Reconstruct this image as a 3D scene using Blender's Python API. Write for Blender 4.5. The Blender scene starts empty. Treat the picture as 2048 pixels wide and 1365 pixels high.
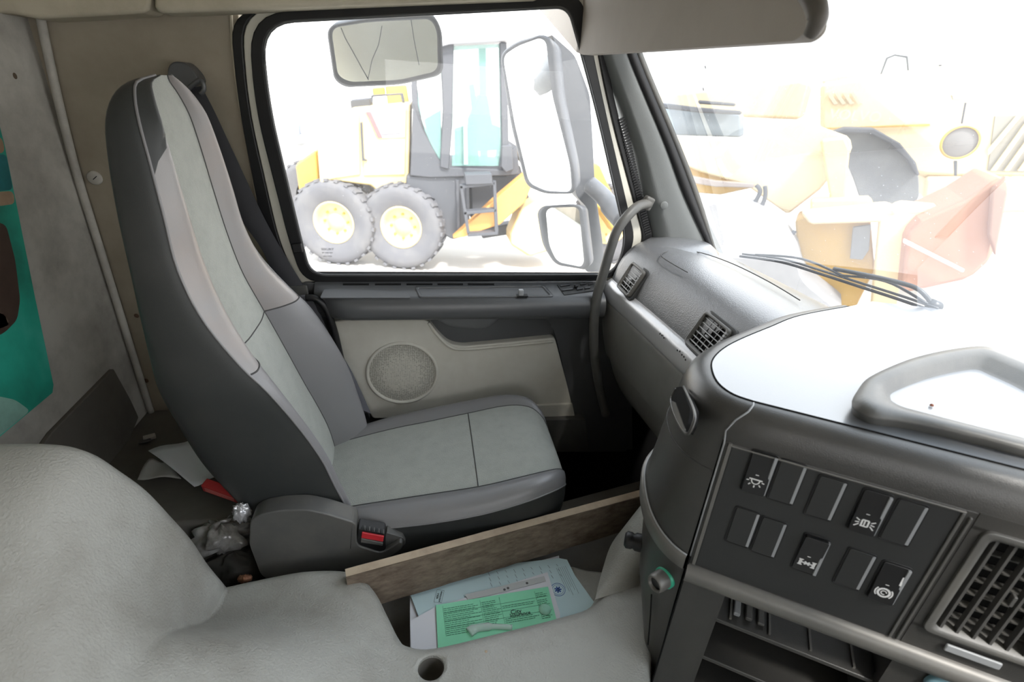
import bpy, bmesh, math, random
from mathutils import Vector as V, Matrix
random.seed(7)
S = bpy.context.scene
COL = S.collection
PI = math.pi

# ------------------------------------------------------------------ camera
CAM = V((0, 0, 1.5))
RIGHT = V((.98619017, -.15531098, .0575104))
DOWN = V((-.01855493, -.44867617, -.89350177))
FWD = V((.16457418, .88009556, -.44536181))
FPX = 1020.0
cd = bpy.data.cameras.new('camera')
cam = bpy.data.objects.new('camera', cd); COL.objects.link(cam)
cam.matrix_world = Matrix(((RIGHT.x, -DOWN.x, -FWD.x, CAM.x), (RIGHT.y, -DOWN.y, -FWD.y, CAM.y),
                           (RIGHT.z, -DOWN.z, -FWD.z, CAM.z), (0, 0, 0, 1)))
cd.sensor_width = 36; cd.lens = FPX / 2048 * 36
cd.clip_start = .02; cd.clip_end = 400
cd.dof.use_dof = True; cd.dof.focus_distance = 1.15; cd.dof.aperture_fstop = 5.0
S.camera = cam

# ------------------------------------------------------------------ world, sun, exposure
w = bpy.data.worlds.new('sky'); S.world = w; w.use_nodes = True
nt = w.node_tree; nt.nodes.clear()
wo = nt.nodes.new('ShaderNodeOutputWorld'); bg = nt.nodes.new('ShaderNodeBackground')
tc = nt.nodes.new('ShaderNodeTexCoord'); sx = nt.nodes.new('ShaderNodeSeparateXYZ'); cr = nt.nodes.new('ShaderNodeValToRGB')
nt.links.new(tc.outputs['Generated'], sx.inputs[0]); nt.links.new(sx.outputs['Z'], cr.inputs[0])
cr.color_ramp.elements[0].position = 0; cr.color_ramp.elements[0].color = (1, .985, .96, 1)
cr.color_ramp.elements[1].position = .8; cr.color_ramp.elements[1].color = (.80, .90, 1, 1)
nt.links.new(cr.outputs[0], bg.inputs[0]); nt.links.new(bg.outputs[0], wo.inputs[0])
bg.inputs[1].default_value = 4.9
sl = bpy.data.lights.new('sun', 'SUN'); sun = bpy.data.objects.new('sun', sl); COL.objects.link(sun)
sl.energy = 9.0; sl.angle = math.radians(8); sl.color = (1, .96, .9)
sun.rotation_euler = V((-.12, .50, -.80)).to_track_quat('-Z', 'Y').to_euler()   # light travels rearward, towards the far side, down
S.view_settings.view_transform = 'Standard'; S.view_settings.look = 'None'
S.view_settings.exposure = -0.1; S.view_settings.gamma = 1.0
try: S.view_settings.use_curve_mapping = False
except Exception: pass
try:
    S.cycles.max_bounces = 10; S.cycles.transparent_max_bounces = 24; S.cycles.diffuse_bounces = 6
    S.cycles.sample_clamp_indirect = 8
    S.cycles.use_denoising = True
except Exception: pass

# ------------------------------------------------------------------ measuring helpers: a sight line met with a real plane
def ray(px, py): 
    a, b = px - 1024, py - 682.5
    return RIGHT * a + DOWN * b + FWD * FPX
def onY(px, py, c): d = ray(px, py); return CAM + d * (c / d.y)
def onX(px, py, c): d = ray(px, py); return CAM + d * (c / d.x)
def onZ(px, py, c): d = ray(px, py); return CAM + d * ((c - CAM.z) / d.z)
def onP(px, py, p, n): d = ray(px, py); return CAM + d * ((p - CAM).dot(n) / d.dot(n))

# ------------------------------------------------------------------ materials
MATS = {}
def mat(name, col, rough=.5, spec=.5, metal=0, grain=0, gscale=900, mottle=None, mscale=6, mamt=.5, emit=None, alpha=None, sheen=0, coat=0, gdist=.0006, weave=0):
    if name in MATS: return MATS[name]
    m = bpy.data.materials.new(name); m.use_nodes = True; MATS[name] = m
    t = m.node_tree; b = t.nodes['Principled BSDF']
    b.inputs['Base Color'].default_value = (*col, 1); b.inputs['Roughness'].default_value = rough
    b.inputs['Specular IOR Level'].default_value = spec; b.inputs['Metallic'].default_value = metal
    if coat: b.inputs['Coat Weight'].default_value = coat; b.inputs['Coat Roughness'].default_value = .15
    if sheen: b.inputs['Sheen Weight'].default_value = sheen
    co = t.nodes.new('ShaderNodeTexCoord').outputs['Object']
    if mottle:
        n = t.nodes.new('ShaderNodeTexNoise'); n.inputs['Scale'].default_value = mscale; n.inputs['Detail'].default_value = 7; n.inputs['Roughness'].default_value = .65
        t.links.new(co, n.inputs['Vector'])
        r = t.nodes.new('ShaderNodeValToRGB'); r.color_ramp.elements[0].position = .42; r.color_ramp.elements[1].position = .72
        r.color_ramp.elements[0].color = (0, 0, 0, 1); r.color_ramp.elements[1].color = (mamt,) * 3 + (1,)
        t.links.new(n.outputs['Fac'], r.inputs[0])
        x = t.nodes.new('ShaderNodeMix'); x.data_type = 'RGBA'
        x.inputs[6].default_value = (*col, 1); x.inputs[7].default_value = (*mottle, 1)
        t.links.new(r.outputs[0], x.inputs[0]); t.links.new(x.outputs[2], b.inputs['Base Color'])
    if grain:
        if weave:
            g = t.nodes.new('ShaderNodeTexVoronoi'); g.inputs['Scale'].default_value = gscale; out = g.outputs['Distance']
        else:
            g = t.nodes.new('ShaderNodeTexNoise'); g.inputs['Scale'].default_value = gscale; g.inputs['Detail'].default_value = 2; out = g.outputs['Fac']
        t.links.new(co, g.inputs['Vector'])
        bp = t.nodes.new('ShaderNodeBump'); bp.inputs['Strength'].default_value = grain; bp.inputs['Distance'].default_value = gdist
        t.links.new(out, bp.inputs['Height']); t.links.new(bp.outputs[0], b.inputs['Normal'])
    if emit: b.inputs['Emission Color'].default_value = (*emit[:3], 1); b.inputs['Emission Strength'].default_value = emit[3]
    return m

def glass_mat(name, haze=.1, tint=(1, 1, 1), gloss=.06, streak=0):
    m = bpy.data.materials.new(name); m.use_nodes = True; t = m.node_tree; t.nodes.clear()
    o = t.nodes.new('ShaderNodeOutputMaterial'); tr = t.nodes.new('ShaderNodeBsdfTransparent'); tr.inputs[0].default_value = (*tint, 1)
    gl = t.nodes.new('ShaderNodeBsdfGlossy'); gl.inputs['Roughness'].default_value = .02
    fr = t.nodes.new('ShaderNodeFresnel'); fr.inputs[0].default_value = 1.45
    mg = t.nodes.new('ShaderNodeMixShader')
    mm = t.nodes.new('ShaderNodeMath'); mm.operation = 'MULTIPLY'; mm.inputs[1].default_value = gloss * 10
    t.links.new(fr.outputs[0], mm.inputs[0]); t.links.new(mm.outputs[0], mg.inputs[0])
    t.links.new(tr.outputs[0], mg.inputs[1]); t.links.new(gl.outputs[0], mg.inputs[2])
    du = t.nodes.new('ShaderNodeBsdfTranslucent'); du.inputs[0].default_value = (.95, .96, 1, 1)
    df = t.nodes.new('ShaderNodeBsdfDiffuse'); df.inputs[0].default_value = (.9, .9, .9, 1)
    dd = t.nodes.new('ShaderNodeMixShader'); dd.inputs[0].default_value = .3
    t.links.new(du.outputs[0], dd.inputs[1]); t.links.new(df.outputs[0], dd.inputs[2])
    n = t.nodes.new('ShaderNodeTexNoise'); n.inputs['Scale'].default_value = 3.5; n.inputs['Detail'].default_value = 8
    tcx = t.nodes.new('ShaderNodeTexCoord'); t.links.new(tcx.outputs['Object'], n.inputs['Vector'])
    r = t.nodes.new('ShaderNodeMapRange'); r.inputs[1].default_value = .35; r.inputs[2].default_value = .75
    r.inputs[3].default_value = haze * .6; r.inputs[4].default_value = haze * 1.6
    t.links.new(n.outputs['Fac'], r.inputs[0])
    # dust specks
    vo = t.nodes.new('ShaderNodeTexVoronoi'); vo.inputs['Scale'].default_value = 70; t.links.new(tcx.outputs['Object'], vo.inputs['Vector'])
    lt = t.nodes.new('ShaderNodeMath'); lt.operation = 'LESS_THAN'; lt.inputs[1].default_value = .07; t.links.new(vo.outputs['Distance'], lt.inputs[0])
    ml = t.nodes.new('ShaderNodeMath'); ml.operation = 'MULTIPLY_ADD'; ml.inputs[1].default_value = .18
    t.links.new(lt.outputs[0], ml.inputs[0]); t.links.new(r.outputs[0], ml.inputs[2])
    mx = t.nodes.new('ShaderNodeMixShader'); t.links.new(ml.outputs[0], mx.inputs[0])
    t.links.new(mg.outputs[0], mx.inputs[1]); t.links.new(dd.outputs[0], mx.inputs[2]); t.links.new(mx.outputs[0], o.inputs[0])
    return m

M_WALL = mat('trim_tan', (.335, .295, .235), .75, .25, grain=.25, gscale=700, mottle=(.20, .165, .12), mscale=4, mamt=.6)
M_REAR = mat('rear_grey', (.50, .485, .445), .75, .25, grain=.3, gscale=600, mottle=(.17, .155, .135), mscale=5, mamt=.7)
M_REARD = mat('rear_dark_vinyl', (.14, .13, .115), .7, .3, grain=.3, gscale=600, mottle=(.07, .065, .055), mscale=8)
M_LINER = mat('liner_tan', (.52, .475, .38), .85, .2, grain=.3, gscale=500, mottle=(.30, .26, .19), mscale=9)
M_VDARK = mat('vinyl_charcoal', (.030, .033, .033), .45, .4, grain=.35, gscale=1100, mottle=(.05, .05, .048), mscale=7)
M_VGREY = mat('vinyl_grey', (.20, .197, .205), .34, .6, grain=.45, gscale=900, mottle=(.20, .195, .195), mscale=9, mamt=.6)
M_VHEAD = mat('vinyl_grey_pale', (.26, .25, .25), .35, .6, grain=.45, gscale=900, mottle=(.30, .25, .225), mscale=7, mamt=.7)
M_FAB = mat('fabric_green_grey', (.37, .385, .355), .95, .15, grain=.7, gscale=420, mottle=(.30, .315, .29), mscale=34, mamt=.6, weave=1, sheen=.2, gdist=.001)
M_SEAM = mat('seam_thread', (.06, .06, .06), .8)
M_TUN = mat('tunnel_vinyl', (.335, .335, .31), .5, .45, grain=.9, gscale=260, mottle=(.19, .175, .15), mscale=4, mamt=.8, gdist=.0016)
M_DOORD = mat('door_dark_plastic', (.070, .072, .076), .32, .7, grain=.35, gscale=1000)
M_DOORL = mat('door_light_plastic', (.56, .545, .49), .6, .35, grain=.2, gscale=900, mottle=(.42, .39, .33), mscale=5, mamt=.6)
M_DASH = mat('dash_plastic', (.13, .133, .14), .29, .9, grain=.7, gscale=380, gdist=.0011)
M_DASHLO = mat('dash_lower_plastic', (.21, .207, .198), .5, .4, grain=.4, gscale=500, mottle=(.16, .155, .145), mscale=10)
M_SILVER = mat('silver_paint', (.56, .56, .57), .30, .5, metal=.5, grain=.1, gscale=900)
M_CONS = mat('console_plastic', (.040, .039, .037), .36, .6, grain=.4, gscale=800, gdist=.0006, mottle=(.068, .064, .058), mscale=9)
M_LID = mat('console_lid_plastic', (.15, .16, .175), .33, 1.0, grain=.2, gscale=500, coat=.5)
M_TRIMC = mat('console_metal_trim', (.15, .145, .135), .45, .5, metal=.3, mottle=(.22, .21, .19), mscale=11)
M_PANEL = mat('switch_panel_plastic', (.030, .031, .031), .5, .4, grain=.2, gscale=900)
M_BLK = mat('black_rubber', (.012, .012, .013), .45, .4)
M_BLK2 = mat('matte_black', (.010, .010, .010), .9, .1)
M_SWITCH = mat('switch_black', (.014, .014, .015), .35, .5)
M_CHIP = mat('worn_edge', (.30, .31, .32), .35, .5)
M_WHITE = mat('white_print', (.72, .72, .72), .6)
M_CREAM = mat('cream_metal', (.62, .60, .53), .35, .5, coat=.3)
M_STRAP = mat('belt_webbing', (.028, .028, .032), .75, .3, grain=.4, gscale=900)
M_PLAST = mat('grey_plastic', (.085, .085, .082), .42, .5, grain=.3, gscale=800, mottle=(.17, .16, .14), mscale=5, mamt=.6)
M_WOOD = mat('raw_wood', (.24, .17, .12), .75, .25, mottle=(.12, .085, .06), mscale=9, mamt=.8)
M_WOODT = mat('raw_wood_edge', (.42, .34, .25), .75, .25, mottle=(.27, .2, .15), mscale=14, mamt=.8)
M_FLOOR = mat('cab_floor_mat', (.030, .028, .026), .85, .2, grain=.5, gscale=300)
M_PAPER = mat('paper_white', (.72, .73, .78), .8, .2)
M_RED = mat('red_plastic', (.55, .03, .04), .4, .5)
M_REDBOX = mat('red_card', (.36, .03, .03), .6, .3)
M_GREEN = mat('paper_green', (.28, .74, .48), .8, .2, mottle=(.36, .80, .56), mscale=8)
M_BLUEP = mat('paper_blue', (.56, .72, .76), .8, .2)
M_INK = mat('ink', (.03, .05, .05), .8)
M_INKB = mat('ink_blue', (.05, .12, .45), .8)
M_VISOR = mat('visor_vinyl', (.33, .30, .27), .7, .25, grain=.35, gscale=500, mottle=(.27, .245, .215), mscale=6)
M_PILLAR = mat('pillar_plastic', (.17, .18, .18), .5, .4, grain=.4, gscale=700)

# ------------------------------------------------------------------ builders
def setp(o, label=None, cat=None, group=None, kind=None):
    if label: o['label'] = label
    if cat: o['category'] = cat
    if group: o['group'] = group
    if kind: o['kind'] = kind
    return o
def wl(o):
    p = V((0, 0, 0))
    while o: p += o.location; o = o.parent
    return p
def mesh(name, vs, fs, m, parent=None, smooth=True, keep=False):
    vs = [V(v) for v in vs]
    if parent: off = wl(parent); loc = V((0, 0, 0))
    elif keep: off = V((0, 0, 0)); loc = off
    else:
        lo = V((min(v.x for v in vs), min(v.y for v in vs), min(v.z for v in vs))); hi = V((max(v.x for v in vs), max(v.y for v in vs), 0))
        off = V(((lo.x + hi.x) / 2, (lo.y + hi.y) / 2, lo.z)); loc = off
    me = bpy.data.meshes.new(name); me.from_pydata([v - off for v in vs], [], fs); me.update()
    bm = bmesh.new(); bm.from_mesh(me); bmesh.ops.recalc_face_normals(bm, faces=bm.faces[:]); bm.to_mesh(me); bm.free()
    if smooth:
        for p in me.polygons: p.use_smooth = True
    if m: me.materials.append(m)
    o = bpy.data.objects.new(name, me); COL.objects.link(o); o.location = loc
    if parent: o.parent = parent
    return o
def thing(name, label, cat, loc, group=None, kind=None):
    o = bpy.data.objects.new(name, None); COL.objects.link(o); o.location = V(loc); o.empty_display_size = .05
    return setp(o, label, cat, group, kind)
def bev(o, w=.003, s=2, ang=30):
    b = o.modifiers.new('bevel', 'BEVEL'); b.width = w; b.segments = s; b.limit_method = 'ANGLE'; b.angle_limit = math.radians(ang); b.harden_normals = True
    return o
def subs(o, n=1):
    b = o.modifiers.new('sub', 'SUBSURF'); b.levels = n; b.render_levels = n; return o
class G:   # collects geometry for one mesh
    def __init__(s): s.v = []; s.f = []
    def add(s, vs, fs): n = len(s.v); s.v += [V(v) for v in vs]; s.f += [tuple(i + n for i in f) for f in fs]; return s
    def box(s, o, a, b, c):  # corner + three edge vectors
        o, a, b, c = V(o), V(a), V(b), V(c)
        return s.add([o, o + a, o + a + b, o + b, o + c, o + a + c, o + a + b + c, o + b + c],
                     [(0, 3, 2, 1), (4, 5, 6, 7), (0, 1, 5, 4), (1, 2, 6, 5), (2, 3, 7, 6), (3, 0, 4, 7)])
    def abox(s, x0, x1, y0, y1, z0, z1): return s.box((x0, y0, z0), (x1 - x0, 0, 0), (0, y1 - y0, 0), (0, 0, z1 - z0))
    def prism(s, pts, d):
        n = len(pts); d = V(d)
        return s.add([V(p) for p in pts] + [V(p) + d for p in pts], [tuple(range(n)), tuple(range(2 * n - 1, n - 1, -1))] + [(i, i + n, (i + 1) % n + n, (i + 1) % n) for i in range(n)])
    def tube(s, pts, r, seg=12, cap=True):
        pts = [V(p) for p in pts]; n = len(pts); rs = r if isinstance(r, (list, tuple)) else [r] * n
        up = None; vs = []
        for i, p in enumerate(pts):
            t = (pts[min(i + 1, n - 1)] - pts[max(i - 1, 0)]).normalized()
            if up is None:
                up = t.cross(V((0, 0, 1)));
                if up.length < .1: up = t.cross(V((1, 0, 0)))
            up = (up - t * up.dot(t)).normalized(); q = t.cross(up)
            for k in range(seg):
                a = 2 * PI * k / seg; vs.append(p + (up * math.cos(a) + q * math.sin(a)) * rs[i])
        fs = [(i * seg + k, i * seg + (k + 1) % seg, (i + 1) * seg + (k + 1) % seg, (i + 1) * seg + k) for i in range(n - 1) for k in range(seg)]
        if cap: fs += [tuple(range(seg))[::-1], tuple(range((n - 1) * seg, n * seg))]
        return s.add(vs, fs)
    def grid(s, rows, closed=False):
        n = len(rows[0]); vs = [p for r in rows for p in r]
        fs = [(i * n + k, i * n + (k + 1) % n, (i + 1) * n + (k + 1) % n, (i + 1) * n + k) for i in range(len(rows) - 1) for k in range(n if closed else n - 1)]
        return s.add(vs, fs)
    def lathe(s, c, ax, prof, seg=32):  # prof (radius, along-axis)
        c, ax = V(c), V(ax).normalized(); u = ax.cross(V((0, 0, 1)))
        if u.length < .1: u = ax.cross(V((1, 0, 0)))
        u.normalize(); q = ax.cross(u)
        return s.grid([[c + ax * h + (u * math.cos(2 * PI * k / seg) + q * math.sin(2 * PI * k / seg)) * r for k in range(seg)] for r, h in prof], True)
    def make(s, name, m, parent=None, smooth=True): return mesh(name, s.v, s.f, m, parent, smooth)
def cr_(pts, n=6, closed=False):   # Catmull-Rom through points
    pts = [V(p) for p in pts]; out = []; N = len(pts)
    rng = range(N) if closed else range(N - 1)
    for i in rng:
        p0 = pts[(i - 1) % N] if closed else pts[max(i - 1, 0)]; p1 = pts[i]; p2 = pts[(i + 1) % N]; p3 = pts[(i + 2) % N] if closed else pts[min(i + 2, N - 1)]
        for k in range(n):
            t = k / n; out.append(.5 * ((2 * p1) + (p2 - p0) * t + (2 * p0 - 5 * p1 + 4 * p2 - p3) * t * t + (3 * p1 - p0 - 3 * p2 + p3) * t ** 3))
    if not closed: out.append(pts[-1])
    return out
def rnd(pts, r, n=5):   # round the corners of a closed 3D polygon
    out = []; N = len(pts); pts = [V(p) for p in pts]
    rs = r if isinstance(r, (list, tuple)) else [r] * N
    for i, p in enumerate(pts):
        a = pts[i - 1] - p; b = pts[(i + 1) % N] - p; d = min(rs[i], a.length * .49, b.length * .49)
        if d < 1e-5: out.append(p); continue
        A = p + a.normalized() * d; B = p + b.normalized() * d
        for k in range(n + 1):
            t = k / n; out.append(A * (1 - t) ** 2 + p * 2 * t * (1 - t) + B * t * t)
    return out
def lerp(a, b, t): return a + (b - a) * t
def tab(xs, ys, x):
    if x <= xs[0]: return ys[0]
    for i in range(len(xs) - 1):
        if x <= xs[i + 1]:
            t = (x - xs[i]) / (xs[i + 1] - xs[i])
            n = len(xs); m0 = (ys[i + 1] - ys[max(i - 1, 0)]) / (xs[i + 1] - xs[max(i - 1, 0)]); m1 = (ys[min(i + 2, n - 1)] - ys[i]) / (xs[min(i + 2, n - 1)] - xs[i]); h = xs[i + 1] - xs[i]
            return (2*t**3-3*t*t+1)*ys[i] + (t**3-2*t*t+t)*h*m0 + (-2*t**3+3*t*t)*ys[i+1] + (t**3-t*t)*h*m1
    return ys[-1]
def text(body, size, m, parent, pos, xdir, ydir, name='lettering', ext=.0002):
    c = bpy.data.curves.new(name, 'FONT'); c.body = body; c.size = size; c.extrude = ext; c.align_x = 'CENTER'; c.align_y = 'CENTER'
    c.materials.append(m); c.resolution_u = 2
    o = bpy.data.objects.new(name, c); COL.objects.link(o)
    x = V(xdir).normalized(); y = V(ydir); y = (y - x * y.dot(x)).normalized(); z = x.cross(y)
    o.matrix_basis = Matrix(((x.x, y.x, z.x, 0), (x.y, y.y, z.y, 0), (x.z, y.z, z.z, 0), (0, 0, 0, 1)))
    o.parent = parent; o.location = V(pos) - (wl(parent) if parent else V((0, 0, 0)))
    return o
class Fr:  # local frame on a surface
    def __init__(s, o, u, v, n=None):
        s.o = V(o); s.u = V(u).normalized(); v = V(v); s.v = (v - s.u * v.dot(s.u)).normalized(); s.n = s.u.cross(s.v) if n is None else V(n).normalized()
    def p(s, a, b, c=0): return s.o + s.u * a + s.v * b + s.n * c
    def px(s, x, y, c=0):
        q = onP(x, y, s.o + s.n * c, s.n) - s.o; return q.dot(s.u), q.dot(s.v)
    def box(s, g, a0, a1, b0, b1, c0, c1): return g.box(s.p(a0, b0, c0), s.u * (a1 - a0), s.v * (b1 - b0), s.n * (c1 - c0))
    def poly(s, g, pts, c0, c1): return g.prism([s.p(a, b, c0) for a, b in pts], s.n * (c1 - c0))
    def rr(s, a0, a1, b0, b1, r, c=0, n=5): return rnd([s.p(a0, b0, c), s.p(a1, b0, c), s.p(a1, b1, c), s.p(a0, b1, c)], r, n)
def ring(g, A, B, d):   # closed ring between two equal-length loops, thickened by d
    d = V(d); A2 = [p + d for p in A]; B2 = [p + d for p in B]
    rows = [A, B, B2, A2, A]; n = len(A)
    return g.grid([list(r) for r in rows], True)

# ================================================================== CAB SHELL
YW = 1.38
# side wall behind the door (B-pillar trim), a slab with its front edge along the door opening
wl_px = [(60, 20), (478, 10), (482, 70), (496, 207), (530, 400), (572, 560), (606, 640), (640, 840), (283, 822)]
pts = [onY(x, y, YW) for x, y in wl_px]
pts[0].x = -.80; pts[0].z = 1.80; pts[1].z = 1.8; pts[-1].x = -.82
g = G().prism(pts, (0, .04, 0)); bev(setp(g.make('wall_left', M_WALL, smooth=False), 'stained tan side wall panel behind the passenger seat', kind='structure'), .003)
# cream piping on the trim edge
g = G().tube(cr_([onY(x, y, YW - .003) for x, y in [(462, 26), (466, 100), (479, 207), (497, 300), (514, 400), (528, 470), (548, 545)]], 5), .0035, 8)
setp(g.make('trim_1', M_LINER), 'pale edging strip along the door opening', kind='structure')
# rear wall
g = G().abox(-.84, -.80, -1.32, YW + .04, .2, 1.9)
setp(g.make('wall_rear', M_REAR, smooth=False), 'scuffed grey rear wall of the cab', kind='structure')
# welt in the corner
def welt(p):
    q = onY(*p, 1.366); q.x = max(q.x, -.79); return q
g = G().tube(cr_([welt(p) for p in [(80, 30), (92, 90), (120, 215), (150, 345), (185, 480), (222, 640), (248, 740), (280, 828)]], 5), .0085, 10)
setp(g.make('trim_2', M_REAR), 'grey welt running down the rear corner', kind='structure')
# dark kick panel low on the rear wall
pp = [onX(x, y, -.788) for x, y in [(105, 865), (228, 738), (262, 800), (278, 835), (268, 860), (242, 915), (180, 960), (60, 930)]]
g = G().prism(pp, (-.012, 0, 0)); bev(setp(g.make('baseboard_rear', M_REARD, smooth=False), 'dark vinyl kick panel at the foot of the rear wall', kind='structure'), .003)
g = G().abox(-.84, 1.0, YW + .002, YW + .04, .10, .93)
setp(g.make('trim_8', M_BLK2, smooth=False), 'black lower side of the cab under the window', kind='structure')
g = G().abox(-.84, 1.0, YW + .042, YW + .06, -.6, .96)
setp(g.make('trim_9', M_CREAM, smooth=False), 'cream painted outer skin of the truck door', kind='structure')
# driver side wall with a window opening
g = G()
g.abox(-.84, 1.1, -1.36, -1.32, .1, 1.02).abox(-.84, -.25, -1.36, -1.32, 1.02, 1.9).abox(-.25, 1.0, -1.36, -1.32, 1.62, 1.9)
setp(g.make('wall_right', M_WALL, smooth=False), 'tan wall on the driver side with its window opening', kind='structure')
# ceiling slab, header above windscreen
g = G().abox(-.84, .42, -1.36, YW + .1, 1.88, 1.92).prism([(.36, -1.34, 1.88), (.42, -1.34, 1.88), (.50, -1.34, 1.76), (.47, -1.34, 1.76)], (0, 2.7, 0))
rr1 = [V((.835 + (1.108 - 1.78) * .60 + .27 * (1 - min(1, (y / 1.34) ** 2)) + .03, y, 1.78)) for y in [lerp(-1.34, 1.34, i / 24) for i in range(25)]]
g.grid([[V((.36, p.y, 1.885)) for p in rr1], [p + V((0, 0, .02)) for p in rr1], rr1, [V((.40, p.y, 1.80)) for p in rr1]])
setp(g.make('ceiling', M_LINER, smooth=False), 'tan headliner of the cab', kind='structure')
# floor
g = G().abox(-.84, 1.0, -1.36, YW + .04, .06, .10)
setp(g.make('floor', M_FLOOR, smooth=False), 'dark rubber floor of the cab', kind='structure')
# firewall under dash
g = G().abox(.95, .99, -1.36, YW + .04, .1, 1.02)
setp(g.make('wall_front', M_BLK2, smooth=False), 'dark bulkhead in front of the footwell', kind='structure')
# headliner edge blocks
lb = []
def liner(name, pxs, y, lab):
    pts = [onY(a, b, y) for a, b in pxs]
    g = G().prism(pts, (0, YW - y, 0))
    return bev(setp(g.make(name, M_LINER, smooth=False), lab, kind='structure'), .012, 3)
liner('trim_3', [(-60, 26), (20, 27), (75, 38), (180, 33), (290, 26), (300, 12), (300, -260), (-60, -260)], 1.30, 'rear overhead trim with padded tan edge')
liner('trim_4', [(312, 27), (480, 21), (700, 11), (900, 3), (1085, -4), (1085, -260), (308, -260), (306, 12)], 1.30, 'overhead trim above the door window')

# locker / step behind the seat
g = G().prism([(-.82, YW, .60), (-.36, YW, .60), (-.33, YW, .12), (-.82, YW, .12)], (0, -.46, 0))
bev(setp(g.make('floor_locker', M_REARD, smooth=False), 'low dark storage locker behind the passenger seat', 'locker'), .01, 3)

# ------------------------------------------------------------------ door with window
door = thing('door_1', 'passenger door with grey trim, speaker and wound-up window', None, (0, YW, .3), kind='structure')
def loopY(pxs, y, r): return rnd([onY(a, b, y) for a, b in pxs], r, 6)
O1 = loopY([(462, 24), (1188, -14), (1225, 207), (1305, 475), (1262, 566), (576, 576), (532, 480), (479, 207)], 1.376, [.06, .03, .5, .03, .03, .03, .3, .5])
O2 = loopY([(484, 20), (1172, -10), (1212, 207), (1285, 475), (1245, 560), (598, 570), (559, 480), (497, 207)], 1.372, [.07, .03, .5, .03, .03, .04, .3, .5])
O3 = loopY([(500, 28), (1160, -6), (1204, 207), (1268, 480), (1228, 556), (608, 562), (580, 480), (511, 207)], 1.368, [.08, .03, .5, .04, .05, .05, .3, .5])
O4 = loopY([(524, 46), (1134, 14), (1188, 207), (1250, 480), (1226, 547), (622, 548), (604, 480), (539, 207)], 1.366, [.07, .03, .5, .05, .05, .05, .3, .5])
def seal(name, A, B, t, m): 
    g = G(); ring(g, A, B, (0, -t, 0)); return bev(g.make(name, m, door, smooth=False), .0035, 2, 50)
seal('door_seal', O1, O2, .014, M_BLK)
seal('door_frame', O2, O3, .008, M_CREAM)
seal('window_seal', O3, O4, .016, M_BLK)
# the bead just inside the window rubber
g = G().tube([p + (sum(O4, V((0, 0, 0))) / len(O4) - p) * .002 + V((0, -.013, 0)) for p in O4 + O4[:1]] , .0035, 8)
g.make('window_bead', M_DOORD, door)
# window guide clip at lower-left
g = G(); q = Fr(onY(596, 495, 1.352), (1, 0, .1), (-.17, 0, 1), (0, -1, 0)); q.box(g, -.012, .012, -.012, .012, 0, .012); bev(g.make('guide_clip', M_BLK, door, smooth=False), .003)
# ribbed weather strip beside the A-pillar
A0, A1 = onY(1236, 207, 1.362), onY(1296, 470, 1.362)
fr = Fr(A0, A1 - A0, (1, 0, .3), (0, -1, 0)); L = (A1 - A0).length
g = G()
for i in range(46): 
    a = L * (.1 + .9 * i / 46); fr.box(g, a, a + L / 80, -.009, .009, -.004, .006)
g.make('seal_ribs', M_BLK, door, smooth=False)['kind'] = 'stuff'
# glass
wn = mesh('window_1', *(lambda pts: (pts + [p + V((0, .004, 0)) for p in pts], [tuple(range(len(pts))), tuple(range(2 * len(pts) - 1, len(pts) - 1, -1))]))([lerp(a, b, .5) + V((0, .006, 0)) for a, b in zip(O3, O4)]), glass_mat('side_glass', .026), None, False)
setp(wn, 'dusty passenger side window', kind='structure')
# glass etching marks lower left
for i, (tx, yy, sz) in enumerate([('SEKURIT', 499, .0085), ('E9 43R-001', 506, .006), ('AS2 M24', 513, .006)]):
    text(tx, sz, M_BLK, wn, onY(655, yy, 1.372), (1, 0, 0), (0, 0, 1), 'glass_mark')

# door lower: base plate
base = rnd([onY(a, b, 1.35) for a, b in [(598, 566), (1262, 562), (1262, 760), (1255, 905), (660, 905), (630, 720)]], .02)
g = G().prism(base, (0, .03, 0)); bev(g.make('door_panel_base', M_DOORD, door, smooth=False), .004)
# upper ledge with armrest: section (Y, Z) swept along X
sec = [(1.362, 1.030), (1.362, 1.010), (1.350, 1.003), (1.300, .990), (1.282, .984), (1.270, .970), (1.266, .95), (1.270, .93), (1.285, .92), (1.31, .917), (1.352, .915)]
sec = cr_([V((0, a, b)) for a, b in sec], 3)
rows = []
for i in range(25):
    x = lerp(-.292, .50, i / 24); e = min(1, (i) / 2.5)
    fall = max(0, (x - .30) / .2); 
    rows.append([V((x, lerp(1.345, p.y, .35 + .65 * e) if p.z < 1.0 else p.y, p.z)) for p in sec])
g = G().grid(rows); n = len(sec); g.f += [tuple(range(n)), tuple(range(24 * n, 25 * n))[::-1]]
bev(g.make('armrest', M_DOORD, door), .004, 2, 60)
# raised grey pads on the ledge
def ledge_fr(): 
    a = V((0, 1.350, 1.003)); b = V((0, 1.282, .984)); return Fr(a, (1, 0, 0), a - b)
lf = ledge_fr()
if lf.n.z < 0: lf.n = -lf.n
a0, b0 = lf.px(650, 592); a1, _ = lf.px(815, 592); _, b1 = lf.px(700, 584)
g = G().prism([p for p in rnd([lf.p(*lf.px(x, y), 0) for x, y in [(640, 598), (822, 598), (812, 585), (680, 580), (648, 581)]], .006)], lf.n * .003)
bev(g.make('ledge_pad', M_DOORD, door, smooth=False), .002)
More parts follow.
